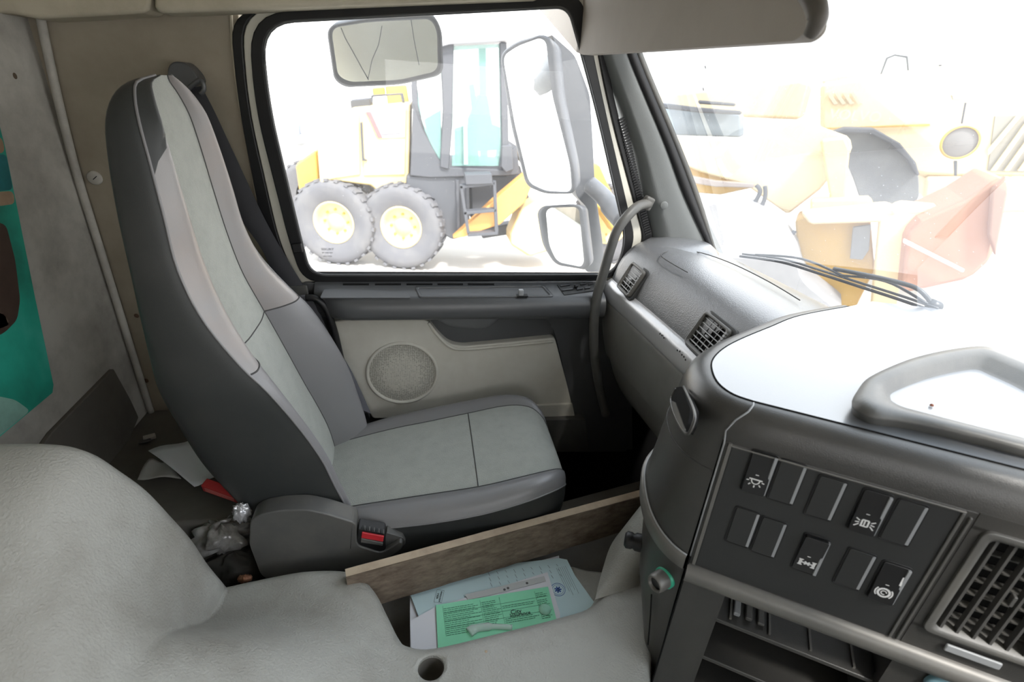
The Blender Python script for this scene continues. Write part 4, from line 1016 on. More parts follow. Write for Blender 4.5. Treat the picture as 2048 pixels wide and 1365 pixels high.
cc_ = []; ww = []
for i, (xa, ya, xb, yb2) in enumerate(sl2):
    yw = lerp(1.325, 1.285, i / 4); a = onY(xa, ya, yw); b = onY(xb, yb2, yw); cc_.append((a + b) / 2); ww.append((b - a) / 2)
ribbon(cr_(cc_, 5), cr_(ww, 5), parent=belt, m=mat('belt_webbing_pale', (.12, .12, .135), .75, .3, grain=.4, gscale=900))
g = G().prism(rnd([onY(x, y, 1.322) for x, y in [(556, 577), (612, 573), (616, 590), (562, 594)]], .002), (0, .012, 0)); bev(g.make('belt_tongue', M_PLAST, belt, smooth=False), .002)
# guide on the pillar
gp = [onY(x, y, 1.335) for x, y in [(334, 172), (335, 134), (345, 123), (370, 124), (392, 148), (400, 166), (352, 184)]]
g = G().prism(rnd(gp, .012, 4), (0, .045, 0)); bev(g.make('belt_guide', M_DOORD, belt, smooth=False), .008, 3)
g = G().tube(cr_([onY(x, y, 1.332) for x, y in [(350, 178), (372, 180), (400, 160), (408, 178), (400, 188)]], 4), .005, 8); g.make('guide_loop', M_DOORD, belt)
# belt stalk / lower loop beside the seat
g = G().tube(cr_([onY(x, y, 1.30) for x, y in [(612, 596), (632, 598), (652, 618), (668, 660), (680, 710), (690, 750)]], 5), .009, 10); setp(g.make('cable_loop', M_BLK), 'black bent tube between the seat back and the door', 'tube')
g = G().prism([onY(x, y, 1.29) for x, y in [(698, 828), (735, 826), (740, 838), (700, 845)]], (0, .02, 0)); setp(bev(g.make('belt_anchor', M_BLK, smooth=False), .002), 'black belt anchor low beside the seat cushion', 'anchor')

# button on the side wall
g = G().lathe(onY(190, 356, YW), (0, -1, 0), [(.016, 0), (.0155, .004), (.012, .0065), (.0001, .007)], 26); bt = setp(g.make('round_plug', M_REAR), 'round grey plug on the side wall behind the seat', 'plug')
g = G(); c = onY(190, 356, YW - .0075); q = Fr(c, (1, 0, .8), (-.8, 0, 1), (0, -1, 0)); q.box(g, -.006, .006, -.0008, .0008, 0, .001); g.make('plug_slot', M_BLK, bt, smooth=False)
for x, y, r_ in [(273, 632, .006), (292, 762, .007)]:
    g = G().lathe(onY(x, y, YW), (0, -1, 0), [(r_, 0), (r_ * .6, .001), (.0001, .001)], 12); g.make('rust_spot', mat('rust', (.10, .055, .035), .9), bt)

# ------------------------------------------------------------------ poster on the rear wall
pm = mat('poster_print', (.03, .36, .27), .55, .4)
t = pm.node_tree; b = t.nodes['Principled BSDF']; tcp = t.nodes.new('ShaderNodeTexCoord'); nz = t.nodes.new('ShaderNodeTexNoise'); nz.inputs['Scale'].default_value = 5; nz.inputs['Detail'].default_value = 5
t.links.new(tcp.outputs['Object'], nz.inputs['Vector']); rp = t.nodes.new('ShaderNodeValToRGB'); e = rp.color_ramp.elements
e[0].position = .3; e[0].color = (.02, .16, .12, 1); e[1].position = .72; e[1].color = (.12, .62, .52, 1); x_ = e.new(.5); x_.color = (.03, .42, .31, 1)
t.links.new(nz.outputs['Fac'], rp.inputs[0]); t.links.new(rp.outputs[0], b.inputs['Base Color'])
XPp = -.798
q = [onX(x, y, XPp) for x, y in [(-140, 120), (-20, 180), (8, 290), (36, 430), (70, 600), (106, 770), (104, 786), (0, 873), (-140, 990)]]
g = G().prism(q, (.001, 0, 0)); po = setp(g.make('poster', pm, smooth=False), 'faded green and blue picture stuck on the rear wall', 'poster')
for nm, pl_, c_ in [('picture_patch', [(-20, 270), (4, 275), (10, 305), (-20, 310)], (.40, .27, .17)), ('picture_patch', [(-20, 385), (26, 382), (30, 408), (-20, 415)], (.42, .30, .20)),
                    ('picture_patch', [(-20, 440), (12, 450), (30, 520), (40, 600), (34, 640), (10, 665), (-20, 680)], (.07, .045, .035)),
                    ('picture_patch', [(-20, 620), (10, 630), (20, 650), (-20, 665)], (.30, .21, .15)), ('picture_patch', [(-20, 312), (12, 308), (26, 380), (-20, 384)], (.02, .20, .22)),
                    ('picture_patch', [(-20, 790), (30, 800), (60, 822), (0, 871), (-20, 885)], (.30, .55, .47))]:
    g = G().prism(rnd([onX(x, y, XPp + .0012) for x, y in pl_], .012), (.0004, 0, 0)); g.make(nm, mat('patch_%.2f_%.2f' % c_[:2], c_, .6, mottle=tuple(v * .5 for v in c_), mscale=20), po, smooth=False)
g = G().lathe(onX(30, 152, -.80), (1, 0, 0), [(.006, 0), (.004, .001), (.0001, .001)], 10); setp(g.make('wall_mark', mat('mark_brown', (.12, .09, .06), .9)), 'small brown glue mark high on the rear wall', 'mark')

# ------------------------------------------------------------------ clutter behind the seat
def sheet(px, z0, dz, m, label, name='paper'):
    pts = [onZ(x, y, z0 + d_) for (x, y), d_ in zip(px, dz)]; n = 8
    A, B, C_, D = pts; rows = []
    for j in range(n + 1):
        rows.append([lerp(lerp(A, B, i / n), lerp(D, C_, i / n), j / n) + V((0, 0, .004 * math.sin(i * .8 + j * .5))) for i in range(n + 1)])
    g = G().grid(rows); o = g.make(name, m); so = o.modifiers.new('solid', 'SOLIDIFY'); so.thickness = .0008; return setp(o, label, 'paper')
sheet([(296, 902), (392, 876), (450, 950), (388, 972)], .66, [0, .01, .02, .0], M_PAPER, 'white crumpled sheet leaning behind the seat')
sheet([(298, 918), (330, 925), (362, 956), (274, 958)], .63, [0, 0, 0, 0], mat('paper_dull', (.42, .41, .40), .8), 'dull white folded sheet below the larger one behind the seat')
rb = Fr(onY(401, 972, .93), onY(480, 1000, .90) - onY(401, 972, .93), (0, -.3, 1), None)
g = G(); rb.box(g, 0, .082, -.024, 0, -.02, .0); g_o = bev(g.make('red_box', M_REDBOX, smooth=False), .002); setp(g_o, 'small red box lying behind the seat', 'box')
g = G()
for k in range(4): rb.box(g, .008, .076, -.005 - k * .0042, -.004 - k * .0042, .0002, .0006) if rb.n.y < 0 else rb.box(g, .008, .076, -.005 - k * .0042, -.004 - k * .0042, -.0206, -.0202)
g.make('box_print', mat('print_pink', (.6, .2, .18), .6), g_o, smooth=False)
# small card stack at the far corner
for k, (x, y) in enumerate([(290, 884), (300, 878)]):
    c = onZ(x, y, .605); q = Fr(c, (1, .5, 0), (-.5, 1, 0), (0, 0, 1)); g = G(); q.box(g, -.014, .014, -.008, .008, 0, .006 + k * .004); bev(setp(g.make('clip', M_REAR if k else M_PLAST, smooth=False), ('grey plastic clip in the corner behind the seat', 'pale plastic clip beside the grey one in the corner')[k], 'clip'), .002)
# plastic bag and cloth as crumpled blobs
def blob(c, r3, seed, amp, name, m, label, cat, fq=1.0):
    rs = random.Random(seed); vs = []; nu, nv = 28, 18
    ph = [(rs.uniform(2, 7) * fq, rs.uniform(2, 7) * fq, rs.uniform(0, 6), rs.uniform(.3, 1)) for _ in range(7)]
    rows = []
    for j in range(nv + 1):
        th = PI * j / nv; r = []
        for i in range(nu):
            a = 2 * PI * i / nu; k = 1 + amp * sum(w_ * abs(math.sin(f1 * a + p_ + math.cos(f2 * th))) for f1, f2, p_, w_ in [(round(f1), f2, p_, w_) for f1, f2, p_, w_ in ph]) / 3 - amp
            r.append(V(c) + V((r3[0] * math.sin(th) * math.cos(a) * k, r3[1] * math.sin(th) * math.sin(a) * k, r3[2] * math.cos(th) * k)))
        rows.append(r)
    g = G().grid(rows, True); return setp(g.make(name, m), label, cat)
M_BAG = mat('bag_film', (.38, .37, .36), .18, .8, mottle=(.12, .11, .10), mscale=30, mamt=.9)
blob(onZ(448, 1072, .56), (.062, .042, .036), 4, .8, 'plastic_bag', M_BAG, 'crumpled clear plastic bag between tunnel and seat', 'bag')
blob(onY(484, 1026, .86), (.016, .014, .020), 9, .9, 'foil_ball', mat('foil', (.6, .6, .62), .22, .6, metal=.4), 'small crumpled silvery wrapper below the red box', 'wrapper')
blob(onZ(478, 1136, .50), (.075, .05, .05), 12, .5, 'dark_cloth', mat('cloth_dark', (.045, .042, .038), .7), 'dark crumpled cloth stuffed beside the tunnel', 'cloth')
blob(onZ(490, 1158, .535), (.014, .008, .008), 22, .5, 'copper_wire_tuft', mat('copper', (.45, .22, .14), .4, metal=.5), 'tuft of copper coloured scrap on the dark cloth', 'scrap')
g = G().tube(cr_([onY(x, y, .90) for x, y in [(478, 990), (492, 1006), (508, 1030)]], 4), .004, 8); setp(g.make('seat_lever', M_CHIP), 'thin metal recliner lever at the seat back corner', 'lever')

# ================================================================== OUTSIDE
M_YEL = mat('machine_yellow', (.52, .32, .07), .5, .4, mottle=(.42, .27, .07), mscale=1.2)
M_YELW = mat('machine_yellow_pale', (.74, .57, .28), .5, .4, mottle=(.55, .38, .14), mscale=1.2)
M_TYRE = mat('tyre_rubber', (.12, .12, .13), .85, .2, mottle=(.19, .185, .18), mscale=3)
M_EXT = mat('machine_charcoal', (.075, .078, .088), .6, .3)
M_CABG = mat('cab_glass_green', (.22, .42, .38), .1, .6); M_CABG.node_tree.nodes['Principled BSDF'].inputs['Alpha'].default_value = .42
M_GRND = mat('yard_concrete', (.55, .52, .48), .9, .2, mottle=(.45, .42, .38), mscale=.4)
M_BRN = mat('bucket_rust', (.42, .22, .15), .7, .2, mottle=(.50, .29, .20), mscale=1)
ZG = -1.52
g = G().abox(-40, 70, 1.9, 90, ZG - .2, ZG); setp(g.make('ground', M_GRND, smooth=False), 'pale dusty concrete yard', kind='structure')
g = G().abox(-40, 70, -60, -1.9, ZG - .2, ZG); g.abox(1.6, 70, -1.9, 1.9, ZG - .2, ZG).abox(-40, -1, -1.9, 1.9, ZG - .2, ZG); setp(g.make('ground', M_GRND, smooth=False), 'pale yard around the truck', kind='structure')
# truck's own door skin and cab front outside
def EP(parent, name, pxs, y, dep, m, bv=.01, r=0, dvec=None):
    pts = [onY(a, b, y) for a, b in pxs]
    if r: pts = rnd(pts, r, 3)
    g = G().prism(pts, dvec or (0, dep, 0)); return bev(g.make(name, m, parent, smooth=False), bv, 1)
def wheel(parent, c, R, W, ax, rim=M_YELW, hub=.48, lugs=26):
    c = V(c); ax = V(ax).normalized()
    g = G().lathe(c, ax, [(R * hub, W * .30), (R * .60, W * .42), (R * .80, W * .50), (R * .93, W * .46), (R * .97, W * .36), (R * .97, -W * .36), (R * .93, -W * .46), (R * .80, -W * .5), (R * hub, -W * .3)], 44); ty = g.make('tyre', M_TYRE, parent)
    u = ax.cross(V((0, 0, 1))).normalized(); q = ax.cross(u); g = G()
    for k in range(lugs):
        for s_ in (-1, 1):
            a = 2 * PI * (k + (.5 if s_ > 0 else 0)) / lugs; d0 = u * math.cos(a) + q * math.sin(a); t0 = -u * math.sin(a) + q * math.cos(a)
            g.box(c + d0 * R * .95 + ax * (0 if s_ > 0 else -W * .48) - t0 * R * .045, t0 * R * .09, ax * W * .48 + t0 * (R * .06 * s_), d0 * R * .055)
    g.make('tyre_lugs', M_TYRE, ty, smooth=False)['kind'] = 'stuff'
    g = G().lathe(c, ax, [(R * hub * 1.03, W * .28), (R * hub * 1.03, W * .34), (R * hub * .96, W * .34), (R * hub * .86, W * .12), (R * hub * .80, W * .02), (R * .20, W * .02), (R * .17, W * .12), (.0001, W * .12)], 36); rm = g.make('rim', rim, parent)
    for k in range(8):
        a = 2 * PI * k / 8; d0 = u * math.cos(a) + q * math.sin(a); g = G().lathe(c + d0 * R * .28 + ax * W * .02, ax, [(.022, 0), (.022, .03), (.0001, .03)], 8); g.make('wheel_nut', M_YEL, rm)

gr_ = thing('motor_grader', 'yellow motor grader with black cab parked beyond the door window', 'grader', (-.5, 9.6, ZG))
YG = 9.0
R_ = .74
# tyre centres from the picture
c1 = onY(670, 445, YG + .1); c2 = onY(806, 455, YG - .15); 
for c in (c1, c2): wheel(gr_, (c.x, c.y + .2, ZG + R_), R_, .42, (-.28, -1, 0))
for dxx, dyy in ((-1.45, 2.3), (-.2, 2.3)): wheel(gr_, (c1.x + dxx * .5, c1.y + dyy, ZG + R_), R_, .42, (.28, 1, 0))
EP(gr_, 'engine_hood', [(632, 262), (655, 250), (700, 218), (822, 206), (818, 400), (780, 410), (742, 372), (660, 362), (640, 378)], YG + .15, 1.5, M_YELW, .04)
EP(gr_, 'hood_side_door', [(655, 248), (718, 230), (720, 350), (662, 358)], YG + .12, .06, M_YELW, .01)
EP(gr_, 'hood_side_door', [(724, 228), (812, 216), (810, 350), (728, 352)], YG + .12, .06, M_YELW, .01)
EP(gr_, 'hood_handle', [(720, 245), (724, 245), (728, 318), (734, 320), (734, 322), (724, 322)], YG + .08, .04, M_EXT, .005)
EP(gr_, 'side_badge', [(730, 224), (812, 218), (810, 275), (762, 277)], YG + .10, .02, mat('badge_grey', (.25, .24, .26), .6), .003)
EP(gr_, 'badge_plate', [(760, 226), (800, 224), (800, 266), (764, 268)], YG + .085, .02, mat('badge_pale', (.7, .68, .66), .6), .003)
EP(gr_, 'badge_flash', [(732, 224), (740, 224), (764, 276), (756, 277)], YG + .085, .02, mat('badge_red', (.5, .12, .12), .6), .003)
EP(gr_, 'fuel_tank', [(590, 330), (632, 300), (640, 385), (600, 400)], YG + .6, .8, M_YEL, .04)
EP(gr_, 'handrail', [(742, 190), (806, 186), (810, 206), (804, 206), (801, 190), (746, 194), (745, 206), (741, 206)], YG + .3, .05, M_EXT, .01)
EP(gr_, 'exhaust_box', [(770, 172), (812, 170), (818, 206), (775, 208)], YG + 1.0, .5, M_YEL, .02)
EP(gr_, 'filter_housing', [(700, 200), (740, 196), (742, 216), (702, 220)], YG + .8, .5, M_EXT, .02)
EP(gr_, 'beacon', [(744, 176), (768, 174), (770, 190), (746, 192)], YG + .9, .2, M_YEL, .02)
# cab
cabo = EP(gr_, 'cab_body', [(820, 352), (826, 206), (846, 260), (878, 318), (892, 335), (1016, 340), (1022, 300), (1034, 290), (1040, 350), (1010, 352), (860, 356)], YG - .15, 1.7, M_EXT, .02)
EP(gr_, 'cab_post', [(880, 90), (908, 82), (905, 250), (898, 340), (880, 335), (886, 220)], YG - .2, .25, M_EXT, .02)
EP(gr_, 'cab_post', [(1000, 84), (1014, 84), (1018, 300), (1006, 338), (998, 336), (1004, 300)], YG - .2, .2, M_EXT, .02)
EP(gr_, 'cab_post', [(822, 170), (832, 120), (838, 120), (834, 170), (846, 262), (838, 262), (824, 215)], YG - .1, .2, M_EXT, .02)
EP(gr_, 'cab_roof', [(818, 96), (880, 78), (1020, 70), (1034, 80), (900, 88), (830, 108)], YG - .3, 2.0, mat('roof_pale', (.45, .45, .5), .6), .02)
EP(gr_, 'rear_glass', [(836, 120), (882, 98), (882, 332), (850, 262), (836, 210)], YG - .12, .03, M_CABG, .002)
EP(gr_, 'door_glass', [(906, 92), (1004, 88), (1008, 300), (1000, 332), (904, 332)], YG - .12, .03, M_CABG, .002)
EP(gr_, 'door_grab_bar', [(926, 185), (933, 183), (936, 330), (928, 330)], YG - .24, .05, mat('rail_teal', (.35, .60, .52), .5), .01)
EP(gr_, 'operator_seat', [(940, 240), (960, 190), (975, 192), (985, 250), (1000, 255), (1000, 300), (940, 304)], YG + .5, .5, mat('seat_dark', (.03, .04, .045), .8), .01)
EP(gr_, 'control_console', [(912, 262), (950, 250), (960, 332), (912, 332)], YG + .4, .5, mat('seat_dark', (.03, .04, .045), .8), .01)
EP(gr_, 'steering_column', [(938, 170), (948, 168), (965, 262), (950, 265)], YG + .6, .1, mat('seat_dark', (.03, .04, .045), .8), .01)
EP(gr_, 'far_cab_post', [(958, 92), (972, 92), (976, 330), (962, 330)], YG + 1.6, .15, M_EXT, .01)
EP(gr_, 'cab_rear_panel', [(848, 240), (882, 220), (884, 318), (860, 290)], YG + .8, .1, M_EXT, .01)
EP(gr_, 'door_hinge', [(1004, 292), (1024, 290), (1028, 340), (1012, 346), (1002, 334)], YG - .26, .2, M_EXT, .02)
# lower black tank, ladder, blade
EP(gr_, 'hydraulic_tank', [(812, 352), (938, 352), (940, 470), (905, 480), (888, 470), (868, 400), (812, 380)], YG - .1, 1.2, M_EXT, .03)
EP(gr_, 'frame_box', [(940, 352), (1010, 352), (1040, 330), (1060, 400), (1000, 440), (945, 450)], YG + .2, .8, M_EXT, .03)
for x in (912, 932):
    EP(gr_, 'tank_rib', [(x, 360), (x + 6, 360), (x + 8, 465), (x + 2, 465)], YG - .16, .07, M_EXT, .005)
ld = EP(gr_, 'ladder_rail', [(919, 370), (925, 370), (940, 466), (934, 468)], YG - .55, .06, M_EXT, .005)
EP(gr_, 'ladder_rail', [(986, 362), (992, 362), (997, 464), (990, 466)], YG - .55, .06, M_EXT, .005)
for (xa, ya, xb, yb3) in [(920, 372, 990, 364), (928, 424, 994, 418), (936, 468, 996, 464)]:
    EP(gr_, 'ladder_step', [(xa, ya), (xb, yb3), (xb, yb3 + 6), (xa, ya + 6)], YG - .55, .18, M_EXT, .005)
EP(gr_, 'step_box', [(930, 350), (984, 348), (985, 368), (932, 370)], YG - .6, .3, M_EXT, .01)
EP(gr_, 'grader_blade', [(905, 478), (1000, 390), (1060, 340), (1072, 352), (1050, 405), (1000, 450), (930, 474)], YG - .4, .25, mat('machine_orange', (.62, .30, .08), .55), .02)
EP(gr_, 'main_frame', [(1030, 300), (1064, 290), (1200, 330), (1240, 420), (1230, 470), (1200, 420), (1150, 380), (1060, 350)], YG + .1, .6, M_YEL, .04)
EP(gr_, 'circle_drive', [(1020, 470), (1040, 420), (1075, 400), (1110, 430), (1110, 500), (1060, 515), (1020, 490)], YG - .2, .5, M_YELW, .05)
c = onY(1215, 425, YG + .2); wheel(gr_, (c.x + .15, c.y + .3, ZG + R_), R_, .42, (-.28, -1, 0))
EP(gr_, 'tie_rod', [(960, 460), (1020, 448), (1110, 452), (1110, 468), (1020, 470), (965, 478)], YG + .6, .3, M_EXT, .02)

# distant trucks and cabins seen left of the grader
dt = thing('parked_truck', 'blurred grey truck far behind the grader', 'truck', (-9, 26, ZG))
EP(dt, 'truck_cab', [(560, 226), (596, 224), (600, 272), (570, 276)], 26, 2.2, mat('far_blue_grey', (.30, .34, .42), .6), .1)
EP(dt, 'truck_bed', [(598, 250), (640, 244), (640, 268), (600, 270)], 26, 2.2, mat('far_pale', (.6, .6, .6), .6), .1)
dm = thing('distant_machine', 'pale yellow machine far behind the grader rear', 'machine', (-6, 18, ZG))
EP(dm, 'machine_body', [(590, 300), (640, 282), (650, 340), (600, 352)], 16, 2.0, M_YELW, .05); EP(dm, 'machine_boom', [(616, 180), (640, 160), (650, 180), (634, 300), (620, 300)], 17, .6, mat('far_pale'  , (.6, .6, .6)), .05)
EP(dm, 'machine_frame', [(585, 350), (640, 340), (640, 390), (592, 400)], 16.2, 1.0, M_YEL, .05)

# wheel loader ahead of the windscreen; planes square to its side
LN = V((-.62, -.78, 0)).normalized(); LU = V((.78, -.62, 0)).normalized()
def LP(parent, name, pxs, D, dep, m, bv=.02, r=0):
    p0 = -LN * D; pts = [onP(a, b, CAM + p0, LN) for a, b in pxs]
    if r: pts = rnd(pts, r, 3)
    g = G().prism(pts, -LN * dep); return bev(g.make(name, m, parent, smooth=False), bv, 1)
lo = thing('wheel_loader', 'yellow wheel loader with raised arms and brown bucket beyond the windscreen', 'loader', CAM - LN * 9.0 + V((0, 0, ZG - 1.5)))
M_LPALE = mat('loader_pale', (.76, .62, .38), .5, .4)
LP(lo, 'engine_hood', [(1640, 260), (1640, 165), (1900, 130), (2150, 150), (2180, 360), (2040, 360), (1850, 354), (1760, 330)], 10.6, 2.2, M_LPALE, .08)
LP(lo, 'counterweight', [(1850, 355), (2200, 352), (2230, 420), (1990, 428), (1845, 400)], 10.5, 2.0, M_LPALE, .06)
for k in range(7):
    x = 1975 + k * 22 
g0 = [(1990, 232), (2200, 225), (2190, 350), (1975, 342)]
gl_ = LP(lo, 'side_grille', g0, 10.56, .05, mat('grille_dark', (.22, .21, .18), .7), .005)
for k in range(9):
    x0 = 1975 + k * 27 - 20; LP(lo, 'grille_louvre', [(x0, 342 - 0), (x0 + 10, 342), (x0 + 92, 228), (x0 + 82, 228)] if x0 > 1972 else [(1976, 300), (1976, 312), (x0 + 92, 228), (x0 + 82, 228)], 10.5, .05, M_LPALE, .004)
LP(lo, 'hood_line', [(1640, 256), (1860, 248), (1860, 252), (1640, 260)], 10.55, .03, M_YEL, .004)
for k in range(4): LP(lo, 'hood_louvre', [(1652 + k * 16, 186), (1660 + k * 16, 185), (1676 + k * 16, 208), (1668 + k * 16, 210)], 10.55, .03, mat('louvre', (.5, .42, .3), .7), .004)
text('VOLVO', .22, mat('brand_pale', (.66, .60, .44), .6), None, onP(1710, 232, CAM - LN * 10.52, LN), LU, (0, 0, 1), 'brand_lettering').parent = None
bl_ = bpy.data.objects['brand_lettering']; wpos = bl_.location.copy(); bl_.parent = lo; bl_.location = wpos - lo.location
# cab windows of loader
LP(lo, 'cab_frame', [(1630, 30), (1640, 22), (1900, 10), (1905, 150), (1640, 165)], 11.2, 1.8, mat('cab_white', (.85, .86, .85), .5), .04)
for pxs in ([(1742, 40), (1838, 34), (1836, 150), (1744, 156)], [(1650, 44), (1722, 38), (1724, 150), (1652, 158)], [(1848, 36), (1896, 34), (1896, 146), (1850, 148)]):
    LP(lo, 'cab_window', pxs, 11.15, .04, mat('pane_pale', (.62, .74, .74), .2, .5, mottle=(.85, .88, .88), mscale=1.5), .003)
LP(lo, 'hand_rail', [(1758, 154), (1772, 115), (1790, 108), (1816, 112), (1820, 154), (1816, 154), (1812, 116), (1790, 112), (1776, 118), (1762, 154)], 11.0, .04, M_EXT, .004)
LP(lo, 'side_mirror', [(1864, 104), (1896, 102), (1898, 128), (1866, 132)], 10.8, .1, mat('mirror_grey', (.35, .35, .40), .5), .01)
LP(lo, 'mirror_arm', [(1878, 130), (1884, 130), (1882, 160), (1877, 160)], 10.8, .05, M_EXT, .004)
LP(lo, 'lamp_bar', [(1885, 176), (1955, 174), (1958, 184), (1885, 188)], 10.4, .1, mat('lamp_grey', (.55, .55, .55), .5), .01)
LP(lo, 'work_lamp', [(1903, 190), (1940, 189), (1938, 199), (1906, 200)], 10.4, .1, mat('lamp_dk', (.3, .3, .28), .5), .01)
# round reflector disc on stalk
pc = onP(1920, 285, CAM - LN * 8.6, LN); rr_ = (onP(1958, 285, CAM - LN * 8.6, LN) - pc).length
g = G().lathe(pc, LN, [(rr_ * 1.08, -.02), (rr_ * 1.08, .02), (rr_ * .97, .03), (rr_ * .95, .02)], 40); g.make('disc_rim', M_YEL, lo)
g = G().lathe(pc, LN, [(rr_ * .96, .0), (rr_ * .6, .012), (.0001, .018)], 40); g.make('round_mirror', mat('disc_grey', (.16, .155, .15), .5), lo)
LP(lo, 'disc_stalk', [(1908, 322), (1915, 322), (1914, 352), (1909, 352)], 8.6, .04, M_EXT, .004)
LP(lo, 'disc_stalk', [(1930, 205), (1934, 205), (1926, 248), (1922, 248)], 8.6, .04, M_EXT, .004)
# black fender and tyre
ft = [(1655, 270), (1690, 262), (1740, 262), (1785, 285), (1820, 320), (1838, 350), (1839, 403), (1790, 412), (1745, 430), (1720, 400), (1700, 340)]
LP(lo, 'tyre', ft, 9.6, .7, mat('tyre_dusty', (.13, .135, .14), .85, mottle=(.22, .23, .22), mscale=3), .08, r=.1)
LP(lo, 'mudguard', [(1650, 270), (1690, 256), (1750, 258), (1800, 286), (1832, 325), (1840, 352), (1832, 352), (1815, 322), (1780, 288), (1740, 268), (1690, 266)], 9.4, .8, M_EXT, .03)
# near front tyre, grey
LP(lo, 'tyre', [(1395, 520), (1385, 430), (1420, 405), (1480, 410), (1540, 440), (1590, 500), (1600, 560), (1700, 640), (1400, 620)], 6.4, .8, mat('tyre_dusty2', (.33, .33, .34), .85, mottle=(.45, .45, .45), mscale=3), .1, r=.15)
# lift arm, frame, cylinders
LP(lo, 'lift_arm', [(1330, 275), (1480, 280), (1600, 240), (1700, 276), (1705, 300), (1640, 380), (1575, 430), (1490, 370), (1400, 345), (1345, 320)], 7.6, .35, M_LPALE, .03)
LP(lo, 'arm_back_plate', [(1320, 205), (1480, 230), (1480, 275), (1330, 270)], 8.0, .4, mat('arm_blue_grey', (.20, .24, .28), .6), .02)  # plain blue-grey plate behind the lift arm and pipes
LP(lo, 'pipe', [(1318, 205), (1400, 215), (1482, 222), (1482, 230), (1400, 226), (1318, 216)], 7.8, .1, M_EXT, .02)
LP(lo, 'pipe', [(1395, 200), (1470, 206), (1470, 213), (1395, 208)], 7.9, .1, M_EXT, .02)
LP(lo, 'rear_body', [(1310, 190), (1600, 160), (1620, 165), (1600, 240), (1480, 235), (1320, 210)], 9.0, 1.5, mat('loader_cream', (.70, .55, .33), .5), .05)
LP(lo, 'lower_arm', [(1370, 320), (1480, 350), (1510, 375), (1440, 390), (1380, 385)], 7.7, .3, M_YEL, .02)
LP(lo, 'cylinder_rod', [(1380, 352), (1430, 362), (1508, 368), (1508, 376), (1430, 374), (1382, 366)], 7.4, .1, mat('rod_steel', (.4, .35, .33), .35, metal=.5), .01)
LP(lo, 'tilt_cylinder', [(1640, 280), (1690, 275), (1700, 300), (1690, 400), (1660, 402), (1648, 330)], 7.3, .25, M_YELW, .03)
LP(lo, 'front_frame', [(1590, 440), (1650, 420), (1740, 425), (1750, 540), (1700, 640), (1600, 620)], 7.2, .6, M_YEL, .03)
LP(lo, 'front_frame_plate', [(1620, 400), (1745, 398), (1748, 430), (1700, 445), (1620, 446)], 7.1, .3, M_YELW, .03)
LP(lo, 'frame_recess', [(1706, 455), (1742, 450), (1738, 500), (1725, 520), (1700, 518)], 7.08, .05, mat('recess_grey', (.2, .2, .2), .7), .005)
LP(lo, 'cross_beam', [(1600, 425), (1780, 410), (1800, 425), (1780, 445), (1620, 450)], 6.9, .3, M_LPALE, .03)
for pts_ in ([(1480, 440), (1500, 420), (1520, 385), (1512, 370)], [(1495, 448), (1515, 430), (1530, 395), (1530, 372)], [(1500, 446), (1540, 460), (1580, 468), (1590, 462)]):
    g = G().tube(cr_([onP(x, y, CAM - LN * 7.0, LN) for x, y in pts_], 5), .025, 8); g.make('hydraulic_hose', M_EXT, lo)
# bucket
bq = [(1812, 470), (1840, 440), (1930, 400), (2010, 350), (2018, 365), (1995, 470), (1985, 520), (1940, 560), (1800, 590)]
LP(lo, 'bucket', bq, 6.6, 1.1, M_BRN, .05)
LP(lo, 'bucket_side', [(1985, 380), (2014, 350), (2018, 375), (2000, 470), (1992, 515), (1978, 470)], 6.5, .1, mat('bucket_side', (.34, .2, .15), .7), .02)
LP(lo, 'bucket_arm', [(1760, 430), (1800, 405), (1960, 420), (1960, 445), (1815, 470), (1790, 640), (1740, 640)], 6.9, .2, M_LPALE, .03)
LP(lo, 'cutting_edge', [(1808, 478), (1930, 540), (1926, 546), (1806, 486)], 6.48, .04, mat('edge_pale', (.75, .7, .68), .5), .006)
# workshop building far behind
bu = thing('workshop_building', 'long pale workshop building with glazed front behind the loader', 'building', CAM - LN * 30 + V((0, 0, ZG - 1.5)))
LP(bu, 'wall', [(1280, 95), (2300, -40), (2300, 260), (1280, 210)], 30, 6, mat('bldg_white', (.85, .86, .87), .8), .05)
for k in range(5):
    x = 1650 + k * 88; LP(bu, 'window', [(x, 30 - k * 4), (x + 70, 24 - k * 4), (x + 70, 120), (x, 124)], 29.9, .2, mat('bldg_glass', (.55, .63, .68), .3), .02)
LP(bu, 'window', [(1310, 120), (1400, 112), (1402, 165), (1312, 172)], 29.9, .2, mat('bldg_glass', (.55, .63, .68), .3), .02)

# ------------------------------------------------------------------ truck mirrors outside
M_MIR = mat('mirror_glass', (.9, .92, .92), .02, .5, metal=1.0)
M_MIRD = mat('mirror_glass_dusty', (.86, .88, .80), .25, .5, metal=.8, mottle=(.75, .75, .68), mscale=12)
M_HOUS = mat('mirror_housing', (.10, .105, .115), .5, .4)
def mirror(nm, label, out_px, in_px, cpt, nv, glass, depth=.05, r=.03, lip=.004):
    nv = V(nv).normalized(); th = thing(nm, label, 'mirror', cpt)
    A = rnd([onP(x, y, cpt, nv) for x, y in out_px], r, 6); B = rnd([onP(x, y, cpt, nv) for x, y in in_px], r * .85, 6)
    c_ = sum(A, V((0, 0, 0))) / len(A)
    g = G().grid([B, [p + nv * lip for p in lerp_l(A, B, .5)], A, [lerp(p, c_, .06) - nv * depth * .6 for p in A], [lerp(p, c_, .35) - nv * depth for p in A]], True)
    g.f.append(tuple(range(len(g.v) - len(A), len(g.v)))); g.make('mirror_housing', M_HOUS, th)
    g = G(); g.add(B, [tuple(range(len(B)))]); gl2 = g.make('mirror_pane', glass, th, smooth=False)
    return th
def lerp_l(A, B, t): return [lerp(a, b, t) for a, b in zip(A, B)]
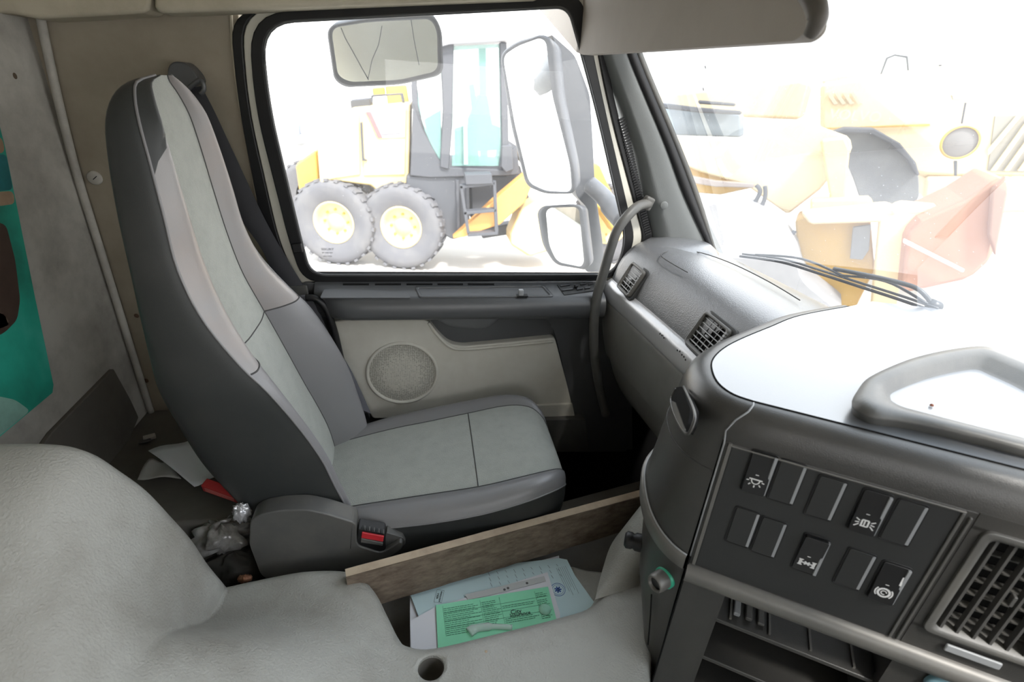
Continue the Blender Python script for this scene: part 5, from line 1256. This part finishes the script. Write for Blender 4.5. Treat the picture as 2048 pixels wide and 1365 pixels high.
km = mirror('kerb_mirror', 'rounded kerb mirror with cracked glass above the door', [(652, 52), (735, 36), (868, 28), (884, 60), (887, 150), (800, 170), (690, 175), (668, 160)],
            [(662, 56), (740, 44), (862, 38), (874, 62), (876, 142), (798, 160), (700, 164), (676, 152)], V((.02, 1.62, 1.62)), (-.05, -1, -.55), M_MIRD, .06, .03)
for cp in ([(682, 56), (690, 76), (698, 90), (720, 130), (737, 160)], [(764, 52), (757, 90), (744, 120), (736, 158)], [(822, 40), (828, 80), (838, 130)]):
    nn3 = V((-.05, -1, -.55)).normalized(); g = G().tube([onP(x, y, V((.02, 1.62, 1.62)) + nn3 * .001, nn3) for x, y in cp], .0008, 5); g.make('crack', M_EXT, km)
mm2 = mirror('main_mirror', 'tall main mirror outside the door window', [(1000, 108), (1030, 84), (1086, 68), (1108, 80), (1118, 190), (1150, 340), (1152, 388), (1090, 388), (1052, 372), (1022, 250)],
             [(1006, 112), (1036, 92), (1080, 76), (1092, 84), (1104, 190), (1140, 330), (1144, 384), (1092, 382), (1058, 366), (1030, 250)], V((.42, 1.72, 1.28)), (-.74, -.67, .0), M_MIR, .07, .03)
wm = mirror('wide_mirror', 'small wide-angle mirror below the tall one', [(1074, 425), (1085, 412), (1150, 408), (1166, 414), (1180, 530), (1172, 540), (1110, 530), (1085, 490)],
            [(1092, 424), (1100, 416), (1150, 414), (1158, 420), (1168, 524), (1162, 534), (1114, 524), (1098, 490)], V((.47, 1.74, 1.04)), (-.70, -.71, .04), M_MIR, .07, .03)
mh = thing('mirror_bracket', 'thick grey bracket arm carrying the two outside mirrors', 'bracket', V((.55, 1.75, 1.1)))
pl5 = [(1100, 66), (1150, 110), (1180, 190), (1186, 290), (1190, 372), (1196, 420), (1205, 480), (1208, 545), (1170, 545), (1178, 420), (1152, 392), (1148, 330), (1120, 190), (1110, 84)]
g = G().prism(rnd([onY(x, y, 1.78) for x, y in pl5], .02, 4), (0, .10, 0)); bev(g.make('bracket_body', M_HOUS, mh, smooth=False), .015, 3)
g = G().tube(cr_([onY(x, y, 1.76 - k * .05) for k, (x, y) in enumerate([(1180, 370), (1205, 392), (1228, 420), (1246, 440)])], 5), [.030] * 8 + [.036] * 8, 14); g.make('bracket_tube', M_HOUS, mh)

# lettering becomes real mesh
bpy.context.view_layer.update(); dg = bpy.context.evaluated_depsgraph_get()
for o in [o for o in S.objects if o.type == 'FONT']:
    me = bpy.data.meshes.new_from_object(o.evaluated_get(dg)); n = bpy.data.objects.new('lettering', me); COL.objects.link(n)
    n.parent = o.parent; n.matrix_basis = o.matrix_basis.copy(); bpy.data.objects.remove(o)
